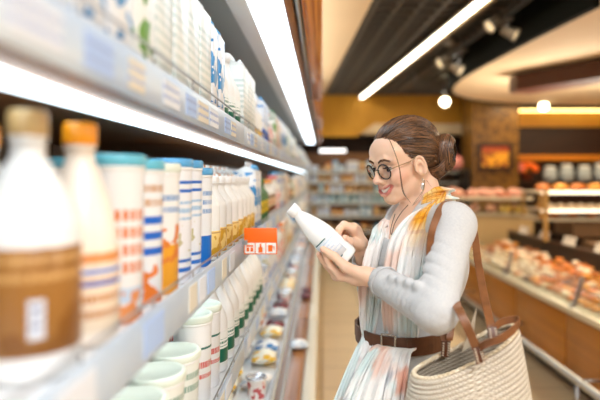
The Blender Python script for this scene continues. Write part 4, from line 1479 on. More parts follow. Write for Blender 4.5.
# right hand: behind and above the bottle, fingers curled over the upper edge
mR = [V3(352.5, 229, 1.385), V3(353.5, 228, 1.405), V3(356, 230, 1.424), V3(358, 233, 1.440)]
tR = [[V3(343.5, 226.0, 1.372), V3(339.0, 229.5, 1.362), V3(338.5, 236, 1.358)],
      [V3(344, 224.5, 1.392), V3(339.5, 228.5, 1.384), V3(338, 235, 1.378)],
      [V3(347, 227, 1.414), V3(343, 231, 1.408), V3(341, 237, 1.400)],
      [V3(350, 231, 1.430), V3(346, 235, 1.424), V3(344, 240, 1.416)]]
thR = [V3(359, 245, 1.405), V3(354.5, 243, 1.375), V3(349.5, 241.5, 1.352), V3(345.0, 238.0, 1.340)]

# ------------------------------------------------------------------ body
g = Grid(graded((-0.02, 0.08, 0.0024), (0.08, 0.32, 0.0019), (0.32, 0.48, 0.004)), graded((1.06, 1.24, 0.004), (1.24, 1.50, 0.0020), (1.50, 1.66, 0.004)), graded((-0.01, 0.90, 0.012), (0.90, 1.14, 0.006), (1.14, 1.42, 0.0026), (1.42, 1.68, 0.0019)))
torso(g, -0.013)
# legs and feet
for s_ in (-1, 1):
    hip = HI + tl_ * 0.085 * s_ + np.array([0, 0, -0.06])
    knee = np.array([hip[0] + tf[0] * 0.02, hip[1], 0.50])
    ank = np.array([hip[0] - tf[0] * 0.015, hip[1], 0.09])
    g.cap(hip, knee, 0.082, 0.052, 0.03)
    g.cap(knee, knee * 0.6 + ank * 0.4 + np.array([0.012, 0, 0]), 0.050, 0.050, 0.02)
    g.cap(knee * 0.6 + ank * 0.4 + np.array([0.012, 0, 0]), ank, 0.050, 0.034, 0.02)
    g.cap(ank + np.array([0.03, 0, -0.050]), ank + tf * 0.14 + np.array([0, 0, -0.062]), 0.034, 0.024, 0.02)
    g.cap(ank, ank + np.array([0.02, 0, -0.05]), 0.034, 0.036, 0.02)
# arms
g.cap(SHL, ELL, 0.042, 0.034, 0.02); g.cap(ELL, WRL, 0.036, 0.0225, 0.012)
g.cap(SHR, ELR, 0.042, 0.034, 0.02); g.cap(ELR, WRR, 0.036, 0.0225, 0.012)
# neck
g.cap(NB + np.array([0.005, 0.0, -0.03]), H(-0.030, 0, -0.055), 0.050, 0.045, 0.02)
g.cap(NB + np.array([-0.025, -0.005, -0.02]), H(-0.008, 0, -0.080), 0.037, 0.034, 0.02)
# head
g.ell(H(-0.012, 0, 0.028), (0.096 * HS, 0.074 * HS, 0.083 * HS), HM, 0.02)
g.ell(H(0.030, 0, -0.020), (0.062 * HS, 0.059 * HS, 0.080 * HS), HM, 0.02)
g.ell(H(0.036, 0, -0.060), (0.048 * HS, 0.043 * HS, 0.050 * HS), HM, 0.022)
for s_ in (-1, 1):
    g.cap(H(-0.008, 0.052 * s_, -0.046), H(0.072, 0.012 * s_, -0.100), 0.012 * HS, 0.011 * HS, 0.018)   # jaw
    g.ell(H(0.063, 0.036 * s_, -0.030), (0.018, 0.018, 0.016), HM, 0.020)                                # cheek
g.ell(H(0.078, 0, -0.100), (0.014, 0.017, 0.013), HM, 0.016)                                             # chin
g.ell(H(0.070, 0, 0.032), (0.020, 0.050, 0.028), HM, 0.03)                                               # forehead
def surf(l, u, f0=0.135):
    """depth f of the face surface at lateral l, height u"""
    fs_ = np.arange(f0, 0.0, -0.0004)
    p = HC[None, :] + (np.stack([fs_, np.full_like(fs_, l), np.full_like(fs_, u)], 1) * HS) @ HM.T
    ix = [np.clip(np.searchsorted(a, p[:, q]) - 1, 0, len(a) - 2) for q, a in enumerate((g.x, g.y, g.z))]
    w = [(p[:, q] - a[ix[q]]) / (a[ix[q] + 1] - a[ix[q]]) for q, a in enumerate((g.x, g.y, g.z))]
    v = 0
    for a in (0, 1):
        for b in (0, 1):
            for c in (0, 1):
                v = v + (w[0] if a else 1 - w[0]) * (w[1] if b else 1 - w[1]) * (w[2] if c else 1 - w[2]) * g.F[ix[0] + a, ix[1] + b, ix[2] + c]
    k = np.argmax(v < 0)
    return float(fs_[k])


def HSf(l, u, d=0.0):
    return H(surf(l, u) + d, l, u)


for s_ in (-1, 1):
    pts = [HSf(0.013 * s_, 0.012, -0.004), HSf(0.030 * s_, 0.017, -0.004), HSf(0.047 * s_, 0.011, -0.004)]
    g.chain(pts, [0.0060, 0.0065, 0.0050], 0.010)                                                    # brow ridge
HS_BROW = {}
for s_ in (-1, 1):
    for i, (l, u) in enumerate(((0.011, 0.0105), (0.024, 0.0165), (0.038, 0.0175), (0.050, 0.0105))):
        HS_BROW[(s_, i)] = HSf(l * s_, u, 0.0006)
EUZ = -0.011
EF = surf(0.0305, EUZ)
for s_ in (-1, 1):
    g.ell(H(EF + 0.0055, 0.0305 * s_, EUZ + 0.001), (0.0105, 0.0160, 0.0110), HM, 0.008, op='s')        # socket
    EC = H(EF - 0.0112, 0.0305 * s_, EUZ)
    g.ell(EC, (0.0129,) * 3, HM, 0.003, clip=lambda pf, pl, pu: 0.0030 - pu + 0.10 * pf)              # upper lid
    g.ell(EC, (0.0126,) * 3, HM, 0.003, clip=lambda pf, pl, pu: pu + 0.0052)                          # lower lid
# nose
g.chain([H(0.086, 0, 0.004), H(0.0985, 0, -0.016), H(0.114, 0, -0.038)], [0.0062, 0.0070, 0.0074], 0.009)
g.ell(H(0.113, 0, -0.0395), (0.0082, 0.0086, 0.0074), HM, 0.006)
for s_ in (-1, 1):
    g.ell(H(0.101, 0.0110 * s_, -0.0430), (0.0095, 0.0060, 0.0062), HM, 0.004)
    g.ell(H(0.105, 0.0062 * s_, -0.0510), (0.0042, 0.0030, 0.0032), HM, 0.002, op='s')
# mouth: open smile laid on the face surface
g.ell(H(0.078, 0, -0.070), (0.019, 0.027, 0.020), HM, 0.016)
ulk = ((0.0335, -0.0545), (0.019, -0.0615), (0.0065, -0.0640), (0.0, -0.0650), (-0.0065, -0.0640), (-0.019, -0.0615), (-0.0335, -0.0545))
llk = ((0.0330, -0.0560), (0.021, -0.0745), (0.008, -0.0830), (0.0, -0.0840), (-0.008, -0.0830), (-0.021, -0.0745), (-0.0330, -0.0560))
mdk = [(0.0280, -0.0600), (0.016, -0.0690), (0.006, -0.0735), (-0.006, -0.0735), (-0.016, -0.0690), (-0.0280, -0.0600)]
UL = [HSf(l, u, 0.0005) for l, u in ulk]
LL = [HSf(l, u, 0.0002) for l, u in llk]
MD_ = [HSf(l, u, 0.000) for l, u in mdk]
TD_ = [HSf(l * 0.93, u + 0.0015, -0.0046) for l, u in mdk]
for s_ in (-1, 1):     # smile fold of the cheek
    g.ell(HSf(0.040 * s_, -0.040, -0.011), (0.016, 0.012, 0.016), HM, 0.012)
g.chain(UL, [0.0018, 0.0030, 0.0038, 0.0036, 0.0038, 0.0030, 0.0018], 0.003)
g.chain(LL, [0.0018, 0.0038, 0.0048, 0.0050, 0.0048, 0.0038, 0.0018], 0.003)
for i in range(5):
    r_ = [0.0022, 0.0046, 0.0056, 0.0056, 0.0046, 0.0022]
    g.cap(MD_[i], MD_[i + 1], r_[i], r_[i + 1], 0.0015, op='s')
# ears
for s_ in (-1, 1):
    er_ = math.radians(28)
    ax_f = np.array([math.cos(er_), -math.sin(er_) * s_, -0.12])          # along the ear, front edge closer to the head
    ax_l = np.array([math.sin(er_) * s_, math.cos(er_), 0.0]) * 1.0
    ax_u = np.array([0.12, 0.0, 0.99])
    EM = np.stack([HM @ (a / np.linalg.norm(a)) for a in (ax_f, ax_l, ax_u)], 1)
    ec = H(0.014, 0.0790 * s_, -0.022)

    def E(a, b, c):
        return ec + EM @ np.array([a, b * s_, c])
    g.ell(E(0, 0, 0), (0.0135, 0.0033, 0.0240), EM, 0.002)
    g.cap(E(0.006, -0.004, 0.012), E(0.004, -0.005, -0.016), 0.0065, 0.0055, 0.006)
    hel = [E(0.0120 * math.cos(a) - 0.001, 0.0030, 0.0225 * math.sin(a) + 0.001) for a in np.linspace(-0.1, 4.15, 16)]
    g.chain(hel, [0.0030] * 12 + [0.0030, 0.0034, 0.0045, 0.0050], 0.002)
    ah = [E(0.0062 * math.cos(a) - 0.0005, 0.0030, 0.0132 * math.sin(a) - 0.001) for a in np.linspace(0.9, 4.4, 10)]
    g.chain(ah, [0.0022] * 10, 0.002)
    g.ell(E(0.0015, 0.0030, -0.004), (0.0065, 0.0042, 0.0095), EM, 0.002, op='s')
    g.ell(E(0.012, 0.001, -0.006), (0.0035, 0.0045, 0.0055), EM, 0.003)
hand(g, WRL, mL, tL, [((WRL * 0.45 + mL[0] * 0.30 + mL[2] * 0.25), 0.021), ((WRL * 0.62 + thL[1] * 0.38), 0.0185)], thL)
hand(g, WRR, mR, tR, [], thR)
# keep the hands outside the bottle
b0, b1 = BB - bax * 0.002, BB + bax * 0.115
g.cap(b0 + bax * BR, b1, BR - 0.0005, BR - 0.0005, 0.001, op='s')


def skin_mat():
    m = bpy.data.materials.new('skin')
    m.use_nodes = True
    n = NT(m)
    a = n.nt.nodes.new('ShaderNodeVertexColor')
    a.layer_name = 'tint'
    x, y, z = n.sep(a.outputs['Color'])
    c = n.mix(x, srgb((0.925, 0.77, 0.66)), srgb((0.80, 0.46, 0.42)))      # lips
    c = n.mix(n.math('MULTIPLY', y, 0.45), c, srgb((0.93, 0.60, 0.52)))    # rosy cheeks and knuckles
    n.link(c, n.b.inputs['Base Color'])
    n.b.inputs['Roughness'].default_value = 0.42
    n.b.inputs['Subsurface Weight'].default_value = 0.15
    n.b.inputs['Subsurface Radius'].default_value = (0.010, 0.004, 0.002)
    n.b.inputs['Subsurface Scale'].default_value = 0.5
    return m


person = thing('person', 'woman in glasses, grey dress and pale scarf reading a white bottle', 'person', (0, 0, 0))
FEET = Vector((float(HI[0]), float(HI[1]), 0.0))
person.location = FEET


def pobj(name, me, parent=None, mats=None):
    """put a world-space mesh under the person (or one of her parts)"""
    if isinstance(me, MB):
        me.v = [tuple(Vector(v) - FEET) for v in me.v]
        me = me.mesh(name, mats)
    else:
        co_ = np.zeros(len(me.vertices) * 3, np.float32)
        me.vertices.foreach_get('co', co_)
        co_ = co_.reshape(-1, 3) - np.array(FEET, np.float32)
        me.vertices.foreach_set('co', co_.ravel())
        me.update()
    return link(bpy.data.objects.new(name, me), parent or person)


def seg_d(V, a, b):
    ab = b - a
    t = np.clip(((V - a) @ ab) / (ab @ ab), 0, 1)
    return np.linalg.norm(V - a - t[:, None] * ab, axis=1)


me, V = g.mesh('body', skin_mat(), 1)
lip = np.full(len(V), 9.0)
for ch, rs in ((UL, 0.0040), (LL, 0.0052)):
    for i in range(6):
        lip = np.minimum(lip, seg_d(V, ch[i], ch[i + 1]) - rs)
lipf = np.clip(0.5 - lip / 0.0025, 0, 1)
chk = np.zeros(len(V))
for s_ in (-1, 1):
    chk = np.maximum(chk, np.exp(-(np.linalg.norm(V - H(0.066, 0.045 * s_, -0.035), axis=1) / 0.020) ** 2))
chk = np.maximum(chk, 0.8 * np.exp(-(np.linalg.norm(V - H(0.113, 0, -0.036), axis=1) / 0.009) ** 2))
for p_ in mL + mR + [t[2] for t in tL + tR] + [thL[3], thR[3]]:
    chk = np.maximum(chk, 0.6 * np.exp(-(np.linalg.norm(V - p_, axis=1) / 0.010) ** 2))
va = me.color_attributes.new('tint', 'FLOAT_COLOR', 'POINT')
va.data.foreach_set('color', np.stack([lipf, chk, 0 * chk, 1 + 0 * chk], 1).astype(np.float32).ravel())
pobj('body', me)
del g

# eyes, brows, teeth
for s_ in (-1, 1):
    EC = H(EF - 0.0112, 0.0305 * s_, EUZ)
    ey = pobj('eye', MB().ell(EC, (0.0121,) * 3, 20, 14), None, mat('eye_white', (0.93, 0.92, 0.90), 0.15))
    gz = Vector(HM @ np.array([0.93, 0.0, -0.22])).normalized()
    pobj('iris', MB().lathe([(0.0054, 0.0107), (0.0057, 0.0112), (0.004, 0.0123), (0.001, 0.0126)], 18, c=EC, axis=gz), ey, mat('iris_brown', (0.16, 0.10, 0.07), 0.15))
    ls2 = MB()
    ang_s = np.linspace(-1.05, 1.05, 13)
    lid = [EC + HM @ np.array([math.cos(a) * 0.0126, math.sin(a) * 0.0126, 0.0036]) for a in ang_s]
    ls2.tube(lid, [0.0004] + [0.0010] * 11 + [0.0004], 6)
    for a in np.linspace(-1.0, 1.0, 18):
        r_ = EC + HM @ np.array([math.cos(a) * 0.0130, math.sin(a) * 0.0130, 0.0036])
        e_ = EC + HM @ np.array([math.cos(a * 1.1) * 0.0195, math.sin(a * 1.15) * 0.0200, 0.0030])
        ls2.tube([r_, (r_ + e_) / 2 + HM @ np.array([0, 0, -0.0014]), e_], [0.0005, 0.0004, 0.0001], 4)
    pobj('eyelashes', ls2, None, mat('lash_dark', (0.07, 0.045, 0.035), 0.6))
    bb = MB()
    bk_ = [(0.011, 0.0105), (0.024, 0.0165), (0.038, 0.0175), (0.050, 0.0105)]
    for q in range(-2, 3):
        bb.tube([HS_BROW[(s_, i)] + HM @ np.array([0.0002, 0, 0.0010 * q]) for i in range(4)], [0.0006, 0.0009, 0.0008, 0.0003], 5)
    pobj('eyebrow', bb, None, mat('brow_brown', (0.38, 0.25, 0.17), 0.7))
tt = MB()
R = []
tc_ = catmull0(TD_, 17)
for k_, c_ in enumerate(tc_):
    w_ = math.sin(PI * (0.10 + 0.80 * k_ / 16))
    R.append([c_ + HM @ np.array([0.0018 * math.cos(q), 0, 0.0050 * w_ * math.sin(q)]) for q in [2 * PI * i / 8 for i in range(8)]])
tt.rings(R)
pobj('teeth', tt, None, mat('teeth', (0.96, 0.94, 0.90), 0.2))

# ------------------------------------------------------------------ dress
M_dress = mat('grey_dress_cloth', (0.81, 0.815, 0.815), 0.8, bump=(38, 0.18, 0.006), noise=(260, 0.2, (0.76, 0.77, 0.78)), spec=0.25)
g = Grid(graded((-0.10, 0.56, 0.0036)), graded((1.02, 1.72, 0.0040)), graded((0.42, 0.95, 0.012), (0.95, 1.50, 0.0036)))
torso(g, 0.0)


def sl_wr(A, Bp, amp, fr_, ph, lo, hi):
    A, Bp = np.array(A), np.array(Bp)
    d_ = (Bp - A) / np.linalg.norm(Bp - A)
    o1 = np.cross(d_, [0.3, 0.2, 1.0]); o1 /= np.linalg.norm(o1)
    o2 = np.cross(d_, o1)

    def f(X, Y, Z, t):
        p1 = (X - A[0]) * o1[0] + (Y - A[1]) * o1[1] + (Z - A[2]) * o1[2]
        p2 = (X - A[0]) * o2[0] + (Y - A[1]) * o2[1] + (Z - A[2]) * o2[2]
        ang_ = np.arctan2(p2, p1)
        w_ = np.clip((t - lo) / 0.15, 0, 1) * np.clip((hi - t) / 0.15, 0, 1)
        s_ = np.sin(fr_ * t * 2 * PI + 2.6 * np.sin(ang_ + ph) + ph)
        return amp * w_ * ((1 - np.abs(s_)) ** 2 * 2 - 0.5) * np.clip(0.5 + 0.5 * np.cos(ang_ - ph), 0, 1)
    return f


g.cap(SHL, ELL, 0.0475, 0.0405, 0.03, wr=sl_wr(SHL, ELL, 0.0030, 4.0, 0.8, 0.25, 1.2))
CUL = WRL * 0.93 + ELL * 0.07
g.cap(ELL, CUL, 0.0415, 0.0335, 0.02, wr=sl_wr(ELL, CUL, 0.0032, 5.5, 2.2, -0.1, 0.85))
g.cap(SHR, ELR, 0.0530, 0.0470, 0.03)
CUR = WRR * 0.80 + ELR * 0.20
g.cap(ELR, CUR, 0.0480, 0.0350, 0.02, wr=sl_wr(ELR, CUR, 0.004, 3.5, 1.2, -0.1, 0.9))
# folds bunched in the crook of the elbow
ed = (WRL - ELL) / np.linalg.norm(WRL - ELL)
for q in range(4):
    c_ = ELL + ed * (0.030 + 0.028 * q) + np.array([0, -0.02, 0.028 - 0.004 * q])
    g.cap(c_ + np.array([-0.02, 0.012, 0.018]), c_ + np.array([0.035, -0.006, -0.030]), 0.011, 0.006, 0.010)
# skirt
sl, X, Y, Z = g.sub(np.array([-0.1, 1.02, 0.44]), np.array([0.56, 1.72, WA[2] + 0.03]))
dz = np.maximum(WA[2] - Z, 0)
px_, py_ = (X - WA[0]), (Y - WA[1])
f_ = px_ * tf[0] + py_ * tf[1]
l_ = px_ * tl_[0] + py_ * tl_[1]
th_ = np.arctan2(l_, f_)
rad = np.sqrt((f_ / 0.90) ** 2 + (l_ / 1.12) ** 2)
Rr = 0.100 + 0.22 * dz * np.exp(-dz * 0.8) + np.minimum(dz * 0.07, 0.016) * np.sin(th_ * 11 + 2.5 * np.sin(dz * 5) + 0.6) + np.minimum(dz * 0.03, 0.007) * np.sin(th_ * 23 + 1.0)
d = np.maximum((rad - Rr) * 0.85, np.maximum(Z - WA[2] - 0.005, 0.46 - Z))
g.put(sl, d, 0.02)
# neckline and cuff openings
g.ell(NB + tf * 0.085 + np.array([0, 0, 0.03]), (0.075, 0.060, 0.105), TM, 0.008, op='s')
g.cap(NB + np.array([0.01, 0, -0.03]), H(-0.020, 0, -0.045), 0.058, 0.058, 0.006, op='s')
for A_, B_, r_ in ((ELL, WRL, 0.0275), (ELR, CUR, 0.028)):
    dd = (B_ - A_) / np.linalg.norm(B_ - A_)
    e_ = CUL if A_ is ELL else CUR
    g.cap(e_ + dd * 0.012, e_ + dd * 0.12, 0.0285, 0.034, 0.002, op='s')
    c_ = e_ + dd * 0.030
    lo_, hi_ = c_ - 0.06, c_ + 0.06
    sl, X, Y, Z = g.sub(lo_, hi_)
    pl_ = (X - (e_[0] + dd[0] * 0.021)) * dd[0] + (Y - (e_[1] + dd[1] * 0.021)) * dd[1] + (Z - (e_[2] + dd[2] * 0.021)) * dd[2]
    rr_ = np.sqrt((X - c_[0]) ** 2 + (Y - c_[1]) ** 2 + (Z - c_[2]) ** 2)
    g.put(sl, np.maximum(-pl_, rr_ - 0.055), 0.001, 's')
me, V = g.mesh('dress', M_dress, 1)
dress = pobj('dress', me)
del g
# cuff seam
dd = (WRL - ELL) / np.linalg.norm(WRL - ELL)
a1 = Vector(dd).orthogonal().normalized()
a2 = Vector(dd).cross(a1)
c_ = Vector(CUL - dd * 0.012)
pobj('cuff_seam', MB().tube([c_ + a1 * (0.0372 * math.cos(q)) + a2 * (0.0372 * math.sin(q)) for q in [2 * PI * i / 28 for i in range(28)]], 0.0016, 6, closed=True), dress, M_dress)

# ------------------------------------------------------------------ belt
M_belt = mat('belt_leather', (0.40, 0.235, 0.13), 0.38, noise=(40, 0.3, (0.32, 0.18, 0.09)))


def ring_pt(th, z, rx, ry, c=WA):
    return Vector(c + tf * (rx * math.cos(th)) + tl_ * (ry * math.sin(th)) + np.array([0, 0, z]))


bx = MB()
R = []
for i in range(72):
    th = 2 * PI * i / 72
    o = []
    for dr, z in ((0, -0.021), (0.004, -0.021), (0.0045, -0.019), (0.0045, 0.019), (0.004, 0.021), (0, 0.021)):
        o.append(ring_pt(th, z - 0.006 * math.cos(th - 0.3) * 1.0, 0.1125 + dr, 0.132 + dr))
    R.append(o)
R.append(R[0])
bx.rings(R, cap0=False, cap1=False, smooth=False)
belt = pobj('belt', bx, None, M_belt)
bk = MB()
th0 = 0.85
M_bk = mat('buckle_metal', (0.78, 0.74, 0.68), 0.25, 0.9)
pc = ring_pt(th0, -0.006, 0.119, 0.138)
pt_ = (ring_pt(th0 + 0.05, 0, 0.119, 0.138) - ring_pt(th0 - 0.05, 0, 0.119, 0.138)).normalized()
hw, hh = 0.017, 0.027
cs = [pc + pt_ * (hw * a) + Vector((0, 0, hh * b)) for a, b in ((-1, -1), (1, -1), (1, 1), (-1, 1))]
bk.tube([cs[0], cs[0].lerp(cs[1], 0.5), cs[1], cs[1].lerp(cs[2], 0.5), cs[2], cs[2].lerp(cs[3], 0.5), cs[3], cs[3].lerp(cs[0], 0.5)], 0.0028, 8, closed=True)
bk.tube([pc - pt_ * 0.017, pc + pt_ * 0.014 + Vector((0, 0, 0.001))], 0.0022, 6)
pobj('buckle', bk, belt, M_bk)
lp = MB()
for th in (1.25, -0.6):
    a = [ring_pt(th - 0.045, z, 0.1175, 0.1365) for z in (-0.024, 0.014)] + [ring_pt(th + 0.045, z, 0.1175, 0.1365) for z in (0.014, -0.024)]
    o = [p + (p - Vector(WA)).normalized() * 0.003 for p in a]
    lp = MB().add(a + o, [(0, 1, 2, 3), (7, 6, 5, 4), (0, 4, 5, 1), (1, 5, 6, 2), (2, 6, 7, 3), (3, 7, 4, 0)])
    pobj('keeper', lp, belt, M_belt)


# ------------------------------------------------------------------ ribbons: scarf and straps
def lerp_keys(keys, s):
    k = np.linspace(0, 1, len(keys))
    return np.interp(s, k, keys)


def cloth_strip(name, ctr, wdir, ndir, width, amp, pleats, mat_, n=120, m=56, thick=0.003, phase=0.0, bulge=0.0, parent=None):
    """pleated strip; per-key centre, width direction, outward normal, width, pleat depth"""
    c = catmull(ctr, n)
    wd = catmull(wdir, n)
    nd_ = catmull(ndir, n)
    vs, fs, uv = [], [], []
    for i in range(n):
        s = i / (n - 1)
        w_ = wd[i] / np.linalg.norm(wd[i])
        n_ = nd_[i] - w_ * (nd_[i] @ w_)
        n_ /= np.linalg.norm(n_)
        W_ = lerp_keys(width, s)
        A = lerp_keys(amp, s) * 1.35
        bl = lerp_keys(bulge, s) if isinstance(bulge, (list, tuple)) else bulge
        for j in range(m):
            u = 2 * j / (m - 1) - 1
            ph = pleats * PI * u + phase + 0.9 * math.sin(3.2 * s * PI + phase) + 0.8 * math.sin(2.1 * u + 5 * s)
            off = A * (0.75 * math.sin(ph) + 0.4 * math.sin(2.3 * ph + 1 + 4 * s)) + bl * (1 - u * u)
            lat = W_ * 0.5 * (u + 0.10 * math.sin(2 * ph) * A / max(W_ * 0.1, 1e-3) * 0.3)
            vs.append(c[i] + w_ * lat + n_ * off)
            uv.append((u * 0.5 + 0.5, s))
    for i in range(n - 1):
        for j in range(m - 1):
            fs.append((i * m + j, i * m + j + 1, (i + 1) * m + j + 1, (i + 1) * m + j))
    me = bpy.data.meshes.new(name)
    me.from_pydata([tuple(v - np.array(FEET)) for v in vs], [], fs)
    me.materials.append(mat_)
    ul = me.uv_layers.new(name='UVMap')
    for l in me.loops:
        ul.data[l.index].uv = uv[l.vertex_index]
    me.polygons.foreach_set('use_smooth', [True] * len(fs))
    o = link(bpy.data.objects.new(name, me), parent or person)
    so = o.modifiers.new('thickness', 'SOLIDIFY')
    so.thickness = thick
    so.offset = 0
    return o


def scarf_mat(name, neck_lo, neck_hi, seed=0.0):
    """white and mint scarf with blush blotches, and a golden plaid stretch between two lengthwise positions"""
    m = bpy.data.materials.new(name)
    m.use_nodes = True
    n = NT(m)
    uvn = n.nt.nodes.new('ShaderNodeUVMap')
    u, v, _ = n.sep(uvn.outputs['UV'])
    w1 = n.noise(n.comb(n.math('MULTIPLY', u, 2.2), n.math('MULTIPLY', v, 6.0), seed), 1.0, 2)
    w2 = n.noise(n.comb(n.math('MULTIPLY', u, 2.0), n.math('MULTIPLY', v, 5.0), seed + 7.3), 1.0, 2)
    w3 = n.noise(n.comb(n.math('MULTIPLY', u, 2.0), n.math('MULTIPLY', v, 7.0), seed + 3.1), 1.0, 2)

    def ramp(o, a, b):
        r = n.nt.nodes.new('ShaderNodeMapRange')
        r.inputs['From Min'].default_value = a
        r.inputs['From Max'].default_value = b
        n.link(o, r.inputs['Value'])
        return r.outputs[0]
    c = n.mix(ramp(w1, 0.50, 0.60), srgb((0.96, 0.955, 0.945)), srgb((0.85, 0.91, 0.905)))
    c = n.mix(n.math('MULTIPLY', ramp(w2, 0.52, 0.62), 0.85), c, srgb((0.95, 0.83, 0.77)))
    c = n.mix(n.math('MULTIPLY', n.math('MULTIPLY', ramp(w3, 0.58, 0.66), ramp(v, 0.55, 0.75)), 0.8), c, srgb((0.88, 0.62, 0.50)))
    c = n.mix(n.math('MULTIPLY', n.math('MULTIPLY', ramp(n.noise(n.comb(n.math('MULTIPLY', u, 6.0), n.math('MULTIPLY', v, 7.0), seed + 11), 1.0, 2), 0.60, 0.68), ramp(v, 0.6, 0.8)), 0.7), c, srgb((0.45, 0.50, 0.58)))
    if neck_hi > neck_lo:
        k = n.math('MULTIPLY', ramp(v, neck_lo - 0.03, neck_lo + 0.03), n.math('SUBTRACT', 1.0, ramp(v, neck_hi - 0.06, neck_hi + 0.05)))
        pu = n.math('GREATER_THAN', n.math('SINE', n.math('MULTIPLY', u, 46.0)), 0.75)
        pv = n.math('GREATER_THAN', n.math('SINE', n.math('MULTIPLY', v, 120.0)), 0.72)
        g1 = n.mix(ramp(w3, 0.35, 0.6), srgb((0.96, 0.87, 0.60)), srgb((0.90, 0.66, 0.20)))
        g1 = n.mix(n.math('MULTIPLY', n.math('MAXIMUM', pu, pv), 0.5), g1, srgb((0.75, 0.45, 0.15)))
        c = n.mix(n.math('MULTIPLY', k, ramp(n.math('ADD', u, n.math('MULTIPLY', w1, 0.5)), 0.55, 0.72)), c, g1)
    n.link(c, n.b.inputs['Base Color'])
    n.b.inputs['Roughness'].default_value = 0.85
    n.b.inputs['Specular IOR Level'].default_value = 0.2
    return m


def A3(*v):
    return np.array(v, float)


scarf = bpy.data.objects.new('scarf', None)
scarf.empty_display_size = 0.05
link(scarf, person)
# near tail: from behind the neck over the near collarbone, down under the belt
tlx = tl_
cn = [V3(437, 196, 1.375), V3(432, 203, 1.338), V3(423, 214, 1.310), V3(412, 240, 1.290), V3(405, 275, 1.286), V3(400, 306, 1.296), ring_pt(1.05, 0.0, 0.0955, 0.1140), V3(390, 352, 1.275), V3(378, 385, 1.255), V3(368, 425, 1.245), V3(362, 470, 1.245)]
wn = [A3(0.80, 0.1, 0.55), A3(0.80, -0.1, 0.45), A3(0.80, -0.28, 0.30), A3(0.85, -0.45, 0.1), A3(0.85, -0.48, 0.0), A3(0.85, -0.5, 0), A3(0.85, -0.5, 0), A3(0.88, -0.45, 0.05), A3(0.9, -0.4, 0.12), A3(0.9, -0.4, 0.15), A3(0.9, -0.4, 0.15)]
nn = [A3(-0.1, -1, 0.4), A3(-0.2, -1, 0.35), A3(-0.4, -0.9, 0.2), A3(-0.5, -0.9, 0.1)] + [A3(-0.5, -0.9, 0.0)] * 7
cloth_strip('scarf_tail', cn, wn, nn, [0.055, 0.074, 0.100, 0.116, 0.116, 0.100, 0.084, 0.100, 0.14, 0.17, 0.19],
            [0.002, 0.003, 0.006, 0.007, 0.007, 0.005, 0.0025, 0.006, 0.010, 0.012, 0.013], 6.5, scarf_mat('scarf_cloth_near', 0.0, 0.30, 1.7), parent=scarf, bulge=[0.004, 0.006, 0.006, 0.006, 0.006, 0.007, 0.0075, 0.007, 0.006, 0.006, 0.006])
# far tail
cf = [V3(436, 200, 1.455), V3(420, 202, 1.505), V3(404, 210, 1.490), V3(392, 225, 1.440), V3(384, 248, 1.400), V3(379, 280, 1.385), V3(377, 308, 1.375), ring_pt(0.40, 0.0, 0.0960, 0.1145), V3(371, 355, 1.330), V3(361, 390, 1.310), V3(352, 430, 1.30), V3(347, 470, 1.30)]
wf = [A3(0.2, -0.1, 1.0), A3(0.5, 0.3, 0.7), A3(0.6, 0.65, 0.35), A3(0.75, 0.6, 0.2), A3(0.85, 0.45, 0.1)] + [A3(0.92, 0.3, 0.05)] * 2 + [A3(0.85, -0.35, 0), A3(0.88, -0.2, 0), A3(0.9, -0.2, 0), A3(0.9, -0.2, 0), A3(0.9, -0.2, 0)]
nf = [A3(0.8, 0.5, 0.2), A3(0, 1, 0.4), A3(-0.75, 0.55, 0.3), A3(-0.8, -0.3, 0.3), A3(-0.55, -0.8, 0.2)] + [A3(-0.4, -0.9, 0.0)] * 7
cloth_strip('scarf_tail', cf, wf, nf, [0.06, 0.070, 0.090, 0.108, 0.114, 0.106, 0.094, 0.070, 0.085, 0.11, 0.13, 0.14],
            [0.006, 0.007, 0.008, 0.009, 0.008, 0.007, 0.005, 0.0025, 0.006, 0.010, 0.011, 0.012], 5.5, scarf_mat('scarf_cloth_far', 0.0, 0.0, 4.4), phase=1.2, parent=scarf, bulge=[0.0, 0.002, 0.004, 0.005, 0.006, 0.006, 0.0065, 0.007, 0.006, 0.006, 0.006, 0.006])
# loose wrap bunched behind the neck
cw = [V3(421, 204, 1.345), V3(434, 199, 1.345), V3(446, 200, 1.375), V3(451, 202, 1.425), V3(446, 200, 1.48), V3(430, 202, 1.52), V3(412, 208, 1.515)]
ww = [A3(0.2, 0, 1.0), A3(0.15, 0.05, 1.0), A3(0.1, 0.1, 1.0), A3(-0.1, 0, 1.0), A3(-0.1, 0, 1), A3(-0.1, 0, 1), A3(0, 0, 1)]
nw = [A3(-0.2, -1, 0.2), A3(0.2, -1, 0.2), A3(0.8, -0.7, 0.3), A3(1, 0, 0.3), A3(0.8, 0.6, 0.3), A3(0.2, 1, 0.3), A3(-0.4, 1, 0.3)]
cloth_strip('scarf_wrap', cw, ww, nw, [0.040, 0.056, 0.062, 0.055, 0.05, 0.05, 0.05], [0.003, 0.005, 0.008, 0.009, 0.008, 0.008, 0.006], 3.0,
            scarf_mat('scarf_cloth_wrap', 0.0, 0.28, 2.6), n=80, m=40, bulge=0.010, parent=scarf)

# ------------------------------------------------------------------ hair
M_hair = bpy.data.materials.new('brown_hair')
M_hair.use_nodes = True
n = NT(M_hair)
n.b.inputs['Roughness'].default_value = 0.34
n.b.inputs['Specular IOR Level'].default_value = 0.6
oi = n.nt.nodes.new('ShaderNodeVertexColor')
oi.layer_name = 'strand'
x, y, z = n.sep(oi.outputs['Color'])
n.link(n.mix(x, srgb((0.13, 0.078, 0.05)), srgb((0.56, 0.39, 0.25))), n.b.inputs['Base Color'])


def color_verts(me, fn):
    va = me.color_attributes.new('strand', 'FLOAT_COLOR', 'POINT')
    va.data.foreach_set('color', np.array([fn(i) for i in range(len(me.vertices))], np.float32).ravel())


